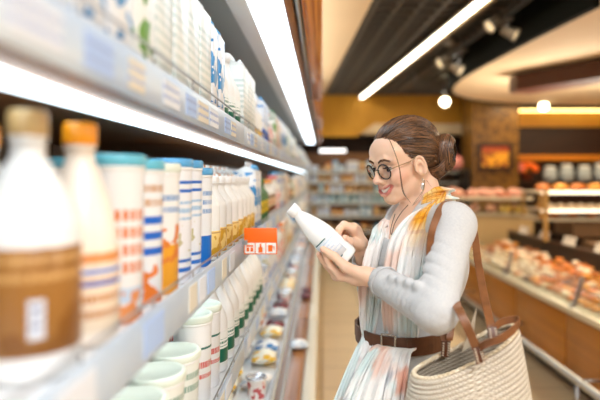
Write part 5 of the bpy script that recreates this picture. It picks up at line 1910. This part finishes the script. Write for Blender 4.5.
# scalp shell
g = Grid(graded((HC[0] - 0.17, HC[0] + 0.19, 0.003)), graded((HC[1] - 0.15, HC[1] + 0.15, 0.003)), graded((HC[2] - 0.14, HC[2] + 0.16, 0.003)))
g.ell(H(-0.016, 0, 0.031), (0.103 * HS, 0.081 * HS, 0.088 * HS), HM, 0.01)
g.ell(H(-0.055, 0, -0.012), (0.054, 0.057, 0.066), HM, 0.012)
BUN = V3(444.5, 153, 1.40)
g.cap(H(-0.085, 0, 0.0), BUN, 0.026, 0.020, 0.015)
# cut away the face, ears and nape
g.ell(H(0.102, 0, -0.052), (0.075, 0.095, 0.108), HM, 0.006, op='s')
for s_ in (-1, 1):
    g.ell(H(0.036, 0.085 * s_, -0.058), (0.058, 0.055, 0.070), HM, 0.006, op='s')
    g.ell(H(0.017, 0.095 * s_, -0.028), (0.026, 0.045, 0.034), HM, 0.006, op='s')
me, V = g.mesh('scalp_hair', M_hair, 2)
rng = np.random.RandomState(4)
loc_ = (V - HC) @ HM
sv = 0.22 + 0.10 * np.sin(loc_[:, 1] * 900 + 6 * np.sin(loc_[:, 0] * 20)) + 0.08 * np.sin(loc_[:, 2] * 1100 + loc_[:, 0] * 90)
va = me.color_attributes.new('strand', 'FLOAT_COLOR', 'POINT')
va.data.foreach_set('color', np.stack([np.clip(sv, 0, 1)] * 3 + [np.ones(len(V))], 1).astype(np.float32).ravel())
hair = pobj('hair', me)
del g


def hair_surf(p, extra=0.0):
    """push a point out to the hair shell"""
    q = (np.array(p) - HC) @ HM / HS
    c = np.array([-0.016, 0, 0.031])
    d = (q - c) / np.array([0.103, 0.081, 0.088])
    L = np.linalg.norm(d)
    q = c + d / max(L, 1e-6) * (1 + extra) * np.array([0.103, 0.081, 0.088])
    return HC + HM @ (q * HS)


rr = random.Random(21)
sm = MB()
cols = []


def strand(pts, r, nseg=5):
    n0 = len(sm.v)
    sm.tube(pts, r, nseg)
    c = rr.random() ** 1.4
    cols.extend([c] * (len(sm.v) - n0))


# swept-back strands from the hairline to the bun
for k in range(1300):
    l = rr.uniform(-1, 1)
    hl = 0.066 * math.sin(l * 1.35)
    uu = 0.074 - 0.082 * abs(l) ** 2.0
    ff = 0.078 - 0.062 * abs(l) ** 1.7
    back = rr.random() ** 1.5 * 0.085
    st = H(ff - back + rr.uniform(-0.003, 0.003), hl * (1 + back * 1.5), uu + rr.uniform(-0.004, 0.006) + back * 0.25 * (1 - abs(l)))
    en = H(-0.100, 0.040 * math.sin(l * 1.4), 0.008 + 0.034 * math.cos(l * 1.6) - 0.034 * abs(l))
    ex = rr.uniform(-0.01, 0.035)
    ph = rr.uniform(0, 6)
    pts = []
    for t in np.linspace(0, 1, 10):
        p = st * (1 - t) + en * t
        p = hair_surf(p, ex * math.sin(PI * min(t + 0.15, 1)) + 0.012 * math.sin(t * 9 + ph) * t)
        if t > 0.75:
            w_ = (t - 0.75) / 0.25
            p = p * (1 - w_) + (BUN + (p - BUN) * 0.72) * w_
        pts.append(p)
    strand(pts, [0.0005] + [0.0010] * 8 + [0.0006], 4)
# strands over the back of the head, gathered to the bun
for k in range(700):
    a = rr.uniform(-1, 1)
    e = rr.uniform(-0.75, 1.2)
    st = HC + HM @ (np.array([-0.016 - 0.103 * math.cos(e) * rr.uniform(0.15, 0.75), 0.081 * math.sin(a * 1.5), 0.034 + 0.093 * math.sin(e)]) * HS)
    st = hair_surf(st)
    en = BUN + np.array([0, 0, 0.0]) - (BUN - HC) / np.linalg.norm(BUN - HC) * 0.020
    pts = []
    for t in np.linspace(0, 1, 9):
        p = st * (1 - t) + en * t
        p2 = hair_surf(p, 0.012 + 0.02 * math.sin(PI * t))
        w_ = max(0.0, (t - 0.6) / 0.4)
        pts.append(p2 * (1 - w_) + (en + (p2 - en) * 0.6) * w_)
    strand(pts, [0.0005] + [0.0010] * 7 + [0.0006], 4)
# nape strands, upward to the bun
for k in range(330):
    l = rr.uniform(-1, 1)
    st = H(-0.030 - 0.035 * (1 - abs(l)), 0.060 * l, -0.060 - 0.018 * (1 - abs(l)) + rr.uniform(-0.01, 0.02))
    en = H(-0.090, 0.020 * l, 0.0)
    pts = []
    for t in np.linspace(0, 1, 8):
        p = st * (1 - t) + en * t
        q = H(-0.062, 0, -0.010)
        d = p - q
        p = q + d / np.linalg.norm(d) * (0.060 + 0.012 * math.sin(PI * t) + rr.uniform(0, 0.002))
        pts.append(p)
    strand(pts, [0.0005] + [0.0010] * 6 + [0.0006], 4)
# loose wisps at the nape
for k in range(12):
    st = H(-0.045 + rr.uniform(-0.03, 0.02), rr.uniform(0.01, 0.062), -0.055)
    e = st + np.array([rr.uniform(-0.02, 0.03), rr.uniform(-0.02, 0.005), rr.uniform(-0.055, -0.02)])
    strand([st, (st + e) / 2 + np.array([rr.uniform(-0.006, 0.010), -0.006, 0]), e], [0.0004, 0.0004, 0.0002], 4)
# long loose lock falling before the ear
for k in range(6):
    j_ = rr.uniform(-1, 1) * 0.45
    lk = catmull([V3(389 + j_, 138, 1.327), V3(394 + j_, 150, 1.310), V3(399 + j_, 165, 1.306), V3(401.5 + j_ * 2, 180, 1.310), V3(404 + j_ * 2, 193, 1.312), V3(411 + j_, 203 + j_, 1.305)], 16)
    strand(list(lk), [0.0005] + [0.0006] * 13 + [0.0004, 0.0002], 4)
for k in range(2):
    j_ = rr.uniform(-1, 1)
    lk = catmull([V3(425 + j_, 180, 1.345), V3(424 + j_, 190, 1.325), V3(419 + j_ * 2, 199, 1.302), V3(413 + j_, 206, 1.290)], 10)
    strand(list(lk), [0.0004] + [0.0005] * 8 + [0.0002], 4)
me = sm.mesh('strands', M_hair)
va = me.color_attributes.new('strand', 'FLOAT_COLOR', 'POINT')
va.data.foreach_set('color', np.stack([np.array(cols)] * 3 + [np.ones(len(cols))], 1).astype(np.float32).ravel())
pobj('strands', me, hair)
# the bun: coiled ropes and a braid round its root
bn = MB()
cols = []
sm = bn
bd = np.array(BUN - H(-0.060, 0, 0.0)); bd /= np.linalg.norm(bd)
b1_ = np.cross(bd, [0, 0, 1.0]); b1_ /= np.linalg.norm(b1_)
b2_ = np.cross(b1_, bd)
for k in range(170):
    R_ = 0
    o_ = rr.uniform(-0.4, 0.9)
    a0 = rr.uniform(0, 2 * PI)
    zz = rr.uniform(-0.012, 0.022)
    pts = []
    for t in np.linspace(0, 1, 16):
        a = a0 + t * 4.6
        r2_ = math.sqrt(max(0.00052 - (zz) ** 2 * 0.8, 0.0001)) + 0.007
        pts.append(BUN + b1_ * (r2_ * math.cos(a) * 1.02) + b2_ * (1.60 * r2_ * math.sin(a)) + bd * (zz + 0.004 * math.sin(a * 2 + a0)))
    strand(pts, [0.0006] + [0.0015] * 14 + [0.0006], 4)
me = bn.mesh('bun', M_hair)
va = me.color_attributes.new('strand', 'FLOAT_COLOR', 'POINT')
va.data.foreach_set('color', np.stack([np.array(cols)] * 3 + [np.ones(len(cols))], 1).astype(np.float32).ravel())
bun = pobj('bun', me, hair)
pobj('bun_core', MB().ell(BUN, (0.024, 0.024, 0.038), 16, 10), hair, M_hair)
bc_ = BUN - bd * 0.020
br_ = MB()
cols = []
sm = br_
for s3 in range(3):
    pts = []
    for i in range(97):
        a = -0.9 * PI + 1.8 * PI * i / 96
        w_ = a * 6.0 + s3 * 2 * PI / 3
        rr2 = 0.034 + 0.0042 * math.sin(w_)
        pts.append(bc_ + b1_ * (rr2 * math.cos(a)) + b2_ * (1.22 * rr2 * math.sin(a)) + bd * (0.0042 * math.sin(2 * w_)))
    n0 = len(sm.v)
    sm.tube(pts, 0.0050, 6)
    cols.extend([0.12 + 0.2 * s3] * (len(sm.v) - n0))
me = br_.mesh('braid', M_hair)
va = me.color_attributes.new('strand', 'FLOAT_COLOR', 'POINT')
va.data.foreach_set('color', np.stack([np.array(cols)] * 3 + [np.ones(len(cols))], 1).astype(np.float32).ravel())
pobj('braid', me, hair)

# ------------------------------------------------------------------ glasses
M_rim = mat('black_rim', (0.05, 0.06, 0.07), 0.25)
M_temple = mat('temple_metal', (0.62, 0.50, 0.36), 0.3, 0.7)
gl = bpy.data.objects.new('glasses', None)
gl.empty_display_size = 0.05
link(gl, person)
for s_ in (-1, 1):
    c_ = H(0.1040, 0.0330 * s_, -0.015)
    an = HM @ np.array([0.975, 0.20 * s_, -0.14]); an /= np.linalg.norm(an)
    r1_ = np.cross(an, HM @ np.array([0, 0, 1.0])); r1_ /= np.linalg.norm(r1_)
    r2_ = np.cross(r1_, an)
    pts = [c_ + r1_ * (0.0192 * math.cos(a)) + r2_ * (0.0184 * math.sin(a)) for a in [2 * PI * i / 36 for i in range(36)]]
    rim_ = pobj('rim', MB().tube(pts, 0.0017, 8, closed=True), gl, M_rim)
    ln = MB()
    R = []
    for rr_, dz_ in ((0.0187, -0.0004), (0.0187, 0.0004), (0.0001, 0.0010)):
        R.append([c_ + r1_ * (rr_ * math.cos(a)) + r2_ * (rr_ * 0.93 * math.sin(a)) + an * dz_ for a in [2 * PI * i / 30 for i in range(30)]])
    ln.rings(R)
    lm = mat('lens_glass', (0.97, 0.99, 1.0), 0.0, trans=1.0)
    lm.node_tree.nodes['Principled BSDF'].inputs['IOR'].default_value = 1.06
    pobj('lens', ln, gl, lm)
    e0 = c_ - r1_ * 0 + (HM @ np.array([-0.003, 0.0186 * s_, 0.004]))
    hinge = H(0.086, 0.066 * s_, -0.006)
    tp = [e0, hinge, H(0.045, 0.0745 * s_, -0.002), H(0.020, 0.0785 * s_, 0.006), H(-0.004, 0.0775 * s_, -0.002)]
    pobj('temple', MB().tube(list(catmull(tp, 18)), 0.0014, 6), gl, M_temple)
br = [H(0.1065, 0.0125, -0.011), H(0.1090, 0, -0.0075), H(0.1065, -0.0125, -0.011)]
pobj('bridge', MB().tube(list(catmull(br, 9)), 0.0014, 6), gl, M_rim)
# earring and necklace
er = H(0.015, 0.0800, -0.056)
ear_ = pobj('earring', MB().tube([er, er + np.array([0, -0.001, -0.012])], 0.0006, 5).ell(er + np.array([0, -0.001, -0.020]), (0.0045, 0.0030, 0.009), 10, 8), None, mat('earring_silver', (0.90, 0.90, 0.88), 0.15, 0.6))
nk = list(catmull([V3(408, 205, 1.345), V3(401, 213, 1.335), V3(394.5, 224, 1.345), V3(391.5, 235, 1.348), V3(391, 228, 1.38), V3(395, 214, 1.42)], 30))
neck = pobj('necklace', MB().tube(nk, 0.0009, 5), None, mat('necklace_cord', (0.30, 0.18, 0.12), 0.5))
pobj('pendant', MB().ell(V3(391.5, 236.5, 1.345), (0.004, 0.004, 0.004), 10, 8), neck, mat('pendant_bead', (0.95, 0.90, 0.82), 0.3))

# ------------------------------------------------------------------ the bottle in her hands
bt = bpy.data.objects.new('milk_bottle', None)
rot = Vector((0, 0, 1)).rotation_difference(Vector(bax))
bt.location = Vector(BB)
bt.rotation_mode = 'QUATERNION'
bt.rotation_quaternion = rot
bt.empty_display_size = 0.05
link(bt)
tag(bt, 'white plastic milk bottle held tilted in the woman\'s hands', 'bottle')
Lb = BLEN
pr = [(0.001, 0.003), (BR * 0.72, 0.003), (BR * 0.80, 0.0), (BR * 0.96, 0.003), (BR, 0.010), (BR, 0.080)]
for i in range(1, 13):
    t = i / 12
    pr.append((BR + (0.0125 - BR) * (t ** 1.6), 0.080 + t * (Lb - 0.025 - 0.080)))
pr += [(0.0120, Lb - 0.014)]
obj('bottle_body', MB().lathe(pr, 40), mat('held_bottle_plastic', (0.965, 0.965, 0.96), 0.22), bt)
cp = MB()
R = []
for r_, z_ in ((0.0145, Lb - 0.022), (0.0155, Lb - 0.021), (0.0155, Lb - 0.003), (0.0145, Lb), (0.001, Lb)):
    R.append([Vector(((r_ + (0.0004 if i % 2 else 0)) * math.cos(2 * PI * i / 48), (r_ + (0.0004 if i % 2 else 0)) * math.sin(2 * PI * i / 48), z_)) for i in range(48)])
cp.rings(R)
obj('cap', cp, M_capw, bt)
# printed label on the near side: pale blue field between two teal lines
inv = rot.inverted()
ncam = inv @ Vector((-0.25, -0.9, -0.5)).normalized()
a0 = math.atan2(ncam.y, ncam.x)


def blabel(z0, z1, da, dr):
    m_ = MB()
    R = []
    for i in range(25):
        a = a0 - da + 2 * da * i / 24
        rr0 = BR + 0.0001
        R.append([Vector((q * math.cos(a), q * math.sin(a), z)) for q, z in ((rr0, z0), (rr0 + dr, z0), (rr0 + dr, z1), (rr0, z1))])
    return m_.rings(R)


lm = print_mat('held_label_print', (0.93, 0.95, 0.97), [('text', 0.03, 0.072, None, None, (0.82, 0.87, 0.93), 120)], 0.3)
lb = obj('paper_label', blabel(0.022, 0.078, 1.15, 0.0004), lm, bt)
M_teal = mat('teal_print', (0.16, 0.42, 0.42), 0.4)
obj('label_line', blabel(0.0765, 0.0790, 0.62, 0.0007), M_teal, lb)
obj('label_line', blabel(0.020, 0.0225, 0.62, 0.0007), M_teal, lb)

# ------------------------------------------------------------------ straw bag
M_straw = bpy.data.materials.new('woven_straw')
M_straw.use_nodes = True
n = NT(M_straw)
uvn = n.nt.nodes.new('ShaderNodeUVMap')
u, v, _ = n.sep(uvn.outputs['UV'])
row = n.math('FRACT', n.math('MULTIPLY', v, 28.0))
slant = n.math('ADD', n.math('MULTIPLY', u, 104.0), n.math('MULTIPLY', n.math('ABSOLUTE', n.math('SUBTRACT', row, 0.5)), 2.6))
pl_ = n.math('ABSOLUTE', n.math('SINE', n.math('MULTIPLY', slant, PI)))
rw = n.math('SINE', n.math('MULTIPLY', row, PI))
hgt = n.math('MULTIPLY', n.math('POWER', rw, 0.6), n.math('ADD', 0.35, n.math('MULTIPLY', pl_, 0.65)))
nz = n.noise(n.comb(n.math('MULTIPLY', u, 60.0), n.math('MULTIPLY', v, 26.0), 0), 1.0, 3)
c = n.mix(nz, srgb((0.99, 0.965, 0.91)), srgb((0.93, 0.87, 0.77)))
gap = n.math('LESS_THAN', hgt, 0.52)
n.link(n.mix(n.math('MULTIPLY', gap, 0.75), c, srgb((0.66, 0.55, 0.41))), n.b.inputs['Base Color'])
n.b.inputs['Roughness'].default_value = 0.75
n.bump(hgt, 0.9, 0.004)
M_leather = mat('strap_leather', (0.54, 0.345, 0.20), 0.38, noise=(35, 0.3, (0.44, 0.27, 0.15)))
bag = thing('straw_bag', 'woven straw tote bag with brown leather straps hanging from her shoulder', 'bag', (0, 0, 0))
BC = V3(464.5, 352, 1.150)
BC = BC + np.array([0.0, 0.0, 0.0])
BOFF = Vector((float(BC[0]), float(BC[1]), float(BC[2]) - 0.36))
bag.location = BOFF
tilt = math.radians(27)
bxd = np.array([math.cos(tilt) * 0.985, 0.10, math.sin(tilt)])       # along the mouth, rising to the right
byd = np.array([-0.10, 0.99, 0.0])


def bag_pt(u_, v_, ins=0.0):
    """u round (0..1, 0 = right end), v 0 at the rim to 1 at the base"""
    a = 2 * PI * u_
    ca, sa = math.cos(a), math.sin(a)
    lx = 0.104 + 0.030 * min(v_ * 1.6, 1) - 0.02 * max(v_ - 0.8, 0) * 2 - ins
    ly = (0.052 + 0.030 * math.sin(min(v_ * 1.3, 1) * PI / 2)) * (1.0 - 0.25 * max(v_ - 0.8, 0)) - ins
    x_ = lx * math.copysign(abs(ca) ** 0.72, ca)
    y_ = ly * math.copysign(abs(sa) ** 0.85, sa)
    tl2 = 1 - min(v_, 1) * 0.85
    z_ = -0.27 * v_ + math.tan(tilt) * x_ * tl2 * 0.92 - 0.010 * (1 - ca * ca) * (1 - v_)
    p = BC + np.array([x_ * 0.99 - y_ * 0.10, y_ * 0.99 + x_ * 0.06, z_])
    return p


NU, NV = 160, 110
vs, uv, fs = [], [], []
for j in range(NV + 1):
    v_ = j / NV
    bump_ = 0.0013 * abs(math.sin(v_ * 28 * PI))
    for i in range(NU):
        p = bag_pt(i / NU, v_)
        q = BC + np.array([0, 0, p[2] - BC[2]])
        d_ = p - q
        d_[2] = 0
        vs.append(p + d_ / max(np.linalg.norm(d_), 1e-6) * bump_)
        uv.append((i / NU, v_))
o_base = len(vs)
vs.append(BC + np.array([0, 0, -0.27]))
uv.append((0.5, 1.0))
for j in range(NV):
    for i in range(NU):
        k_ = (i + 1) % NU
        fs.append((j * NU + i, j * NU + k_, (j + 1) * NU + k_, (j + 1) * NU + i))
for i in range(NU):
    fs.append((NV * NU + i, NV * NU + (i + 1) % NU, o_base))
me = bpy.data.meshes.new('basket')
me.from_pydata([tuple(Vector(p) - BOFF) for p in vs], [], fs)
me.materials.append(M_straw)
ul = me.uv_layers.new(name='UVMap')
for pgn in me.polygons:
    us = [uv[me.loops[l].vertex_index][0] for l in pgn.loop_indices]
    wrap = max(us) - min(us) > 0.5
    for l in pgn.loop_indices:
        a, b_ = uv[me.loops[l].vertex_index]
        ul.data[l].uv = (a + (1 if wrap and a < 0.5 else 0), b_)
me.polygons.foreach_set('use_smooth', [True] * len(fs))
bo = link(bpy.data.objects.new('basket', me), bag)
so = bo.modifiers.new('thickness', 'SOLIDIFY')
so.thickness = 0.007
so.offset = -1


def bobj(name, mb, mats, parent=None):
    mb.v = [tuple(Vector(v) - BOFF) for v in mb.v]
    return obj(name, mb, mats, parent or bag)


# braided rim
rm = MB()
for s3 in range(2):
    pts = []
    for i in range(240):
        p = bag_pt(i / 240, 0.0)
        a = i / 240 * 2 * PI * 30 + s3 * PI
        pts.append(p + np.array([0, 0, 0.003 + 0.0022 * math.sin(a)]) + np.array([0.0015 * math.cos(a), 0.0018 * math.cos(a), 0]))
    rm.tube(pts, 0.0042, 6, closed=True)
bobj('braided_rim', rm, mat('straw_rim', (0.97, 0.92, 0.82), 0.7, noise=(90, 0.4, (0.86, 0.77, 0.62)), bump=(200, 0.6, 0.003)))


def ribbon(pts, ref, wd, th, n=60, m=0, mb=None):
    c = catmull(pts, n)
    rf = catmull(ref, n)
    mb = mb or MB()
    R = []
    for i in range(n):
        t = c[min(i + 1, n - 1)] - c[max(i - 1, 0)]
        t /= np.linalg.norm(t)
        w_ = rf[i] - t * (rf[i] @ t)
        w_ /= np.linalg.norm(w_)
        n_ = np.cross(t, w_)
        R.append([c[i] + w_ * (wd / 2 * a) + n_ * (th / 2 * b_) for a, b_ in ((-1, -0.6), (-0.9, -1), (0.9, -1), (1, -0.6), (1, 0.6), (0.9, 1), (-0.9, 1), (-1, 0.6))])
    return mb.rings(R, smooth=False)


# strap over the shoulder
s1 = [V3(446, 349, 1.205), V3(441, 325, 1.215), V3(434, 295, 1.215), V3(430, 262, 1.205), V3(431, 236, 1.205), V3(436, 219, 1.222), V3(443, 206, 1.258), V3(454, 202.5, 1.296), V3(467, 209, 1.335), V3(474, 232, 1.318), V3(478, 262, 1.255), V3(484, 295, 1.165), V3(490, 322, 1.098), V3(493, 340, 1.082)]
x_ = A3(1, 0, 0.1)
r1 = [A3(1, 0.2, 0.2), A3(1, 0.1, 0.1), A3(1, 0, 0), A3(1, 0.1, -0.1), A3(0.9, 0.3, -0.1), A3(0.9, 0.2, -0.4), A3(0.75, -0.1, -0.6), A3(0.5, -0.6, -0.2), A3(0.6, -0.4, 0.5), A3(0.9, -0.1, 0.3), A3(1, 0, 0.2), A3(1, 0, 0.2), A3(1, 0.1, 0.2), A3(1, 0.1, 0.2)]
bobj('shoulder_strap', ribbon(s1, r1, 0.0165, 0.0032, 110), M_leather)
# second strap slipped down, looping out to the right
s2 = [V3(478, 352, 1.070), V3(472, 338, 1.060), V3(466, 324, 1.062), V3(460, 312, 1.075), V3(457, 306, 1.10), V3(456, 303, 1.14), V3(452, 322, 1.21), V3(449, 340, 1.205)]
r2 = [A3(1, 0, 0.4), A3(1, 0, 0.4), A3(1, 0, 0.4), A3(1, 0.1, 0.4), A3(1, 0.2, 0.3), A3(1, 0, 0), A3(1, 0.2, 0.1), A3(1, 0.2, 0.1)]
bobj('slack_strap', ribbon(s2, r2, 0.0165, 0.0032, 70), M_leather)
s3 = [V3(480, 347, 1.062), V3(488, 343, 1.050), V3(500, 339, 1.042), V3(512, 331, 1.045), V3(519, 323, 1.060), V3(518, 319.5, 1.080), V3(510, 320, 1.090), V3(500, 323, 1.088), V3(492, 330, 1.080)]
r3 = [A3(0.2, 0, 1)] * 3 + [A3(0.1, 0.2, 1)] * 2 + [A3(-0.2, 0.2, 1)] * 2 + [A3(-0.2, 0, 1)] * 2
bobj('strap_loop', ribbon(s3, r3, 0.0140, 0.0032, 70), M_leather)
# stitched patches
M_patch = mat('patch_leather', (0.36, 0.20, 0.11), 0.4)
M_stitch = mat('white_stitch', (0.93, 0.88, 0.78), 0.7)
for a_, b_, in ((V3(477, 347, 1.066), V3(481, 363, 1.060)), (V3(492, 327, 1.076), V3(494, 344, 1.066)), (V3(446, 341, 1.190), V3(445, 357, 1.186))):
    pt = bobj('leather_patch', ribbon([a_, (a_ + b_) / 2 + A3(0, -0.001, 0), b_], [A3(1, 0.05, 0.2)] * 3, 0.018, 0.003, 8), M_patch)
    st_ = MB()
    for q in range(6):
        p_ = a_ + (b_ - a_) * (0.12 + 0.15 * q) + A3(0, -0.0032, 0)
        for s_ in (-1, 1):
            st_.tube([p_ + A3(0.0055 * s_ - 0.0018, 0, 0.0012), p_ + A3(0.0055 * s_ + 0.0018, 0, -0.0012)], 0.0011, 4)
    bobj('stitching', st_, M_stitch, pt)
# folded paper sticking out of the bag
pp = MB()
a_, b_, c2 = V3(462, 352, 1.155), V3(473, 345, 1.150), V3(477, 306, 1.160)
pp.add([a_, b_, c2, a_ + A3(0, 0.002, 0), b_ + A3(0, 0.002, 0), c2 + A3(0, 0.002, 0)], [(0, 1, 2), (5, 4, 3), (0, 3, 4, 1), (1, 4, 5, 2), (2, 5, 3, 0)])
po = obj('paper_sheet', pp, mat('kraft_paper', (0.80, 0.74, 0.64), 0.7))
tag(po, 'folded paper corner sticking out of the straw bag beneath her elbow', 'paper')
# ------------------------------------------------------------------ light and camera
w = bpy.data.worlds.new('world')
SC.world = w
w.use_nodes = True
w.node_tree.nodes['Background'].inputs['Color'].default_value = (1.0, 0.93, 0.84, 1)
w.node_tree.nodes['Background'].inputs['Strength'].default_value = 0.35
# added light: two unseen overhead panels, then bare area lights without fittings
ADDED_GLOW = mat('added_panel_glow', (1, 1, 1), 0.4, emit=3.0, ecol=(1, 0.96, 0.9))
for k, (x, y, pw, c) in enumerate(((0.9, -1.0, 85, (0.97, 0.98, 1.0)), (3.4, 0.6, 60, (1, 0.92, 0.80)))):  # glowing panels out of view, added to brighten woman and shop
    o = area_light('added_overhead_light', (x, y, ZC - 0.045 if x < 2 else ZI - 0.045), (1.3, 1.3), pw, c)
    lp = thing('added_light_panel', 'added unseen square light panel %s' % ('over the aisle behind the camera', 'over the counter aisle at the right')[k], 'ceiling light', (x, y, (ZC if x < 2 else ZI + 0.0) - 0.001))
    obj('added_panel_frame', MB().box(-0.7, 0.7, -0.7, 0.7, -0.03, 0.0), M_white, lp)
    obj('added_panel_face', MB().box(-0.65, 0.65, -0.65, 0.65, -0.036, -0.0301), ADDED_GLOW, lp)
area_light('added_counter_light', (2.5, 4.8, ZI - 0.30), (0.5, 4.0), 65, (1, 0.84, 0.58))  # bare area light added to brighten the counter
area_light('added_back_light', (1.4, 8.6, ZC - 0.1), (1.6, 1.0), 26, (1, 0.88, 0.66))  # bare area light added to brighten the far end
area_light('added_fridge_top_uplight', (-0.55, 4.6, 2.26), (0.25, 8.0), 65, (1, 0.93, 0.82), (PI, 0, 0))  # hidden upward light added to brighten the beige ceiling
area_light('added_cabinet_uplight', (3.1, 6.4, 1.80), (1.2, 0.3), 50, (1, 0.90, 0.74), (PI, 0, 0))  # upward light added to brighten the ceiling island
area_light('added_right_back_light', (3.9, 8.6, ZI - 0.05), (2.2, 0.6), 26, (1, 0.80, 0.50))  # bare area light added to brighten the right-hand back wall

cam = bpy.data.cameras.new('camera')
cam.sensor_width = 36
cam.lens = F * 36 / 600
cam.shift_x = -(CX - 300) / 600
cam.shift_y = (CY - 200) / 600
cam.clip_start = 0.02
cam.dof.use_dof = True
cam.dof.focus_distance = 1.40
cam.dof.aperture_fstop = 1.65
co = bpy.data.objects.new('camera', cam)
co.location = (0, 0, CZ)
co.rotation_euler = (PI / 2, 0, 0)
COL.objects.link(co)
SC.camera = co
SC.view_settings.view_transform = 'Standard'
SC.view_settings.look = 'None'
SC.view_settings.exposure = 0.16
SC.view_settings.gamma = 1.0
SC.view_settings.use_curve_mapping = False

for nm_, lb_ in (('hair', 'brown hair swept back into a bun'), ('dress', 'light grey long-sleeved dress'), ('belt', 'brown leather belt'), ('buckle', 'metal buckle'),
                 ('scarf', 'pale scarf with yellow and blush patches'), ('glasses', 'round black-rimmed glasses'), ('earring', 'silver drop earring'), ('braided_rim', 'braided straw rim'),
                 ('shoulder_strap', 'brown leather strap over the shoulder'), ('front_panel', 'golden brown wooden panel'), ('bumper_rail', 'steel bumper rail')):
    for o in bpy.data.objects:
        if o.parent is not None and o.name.split('.')[0] == nm_:
            o['label'] = lb_
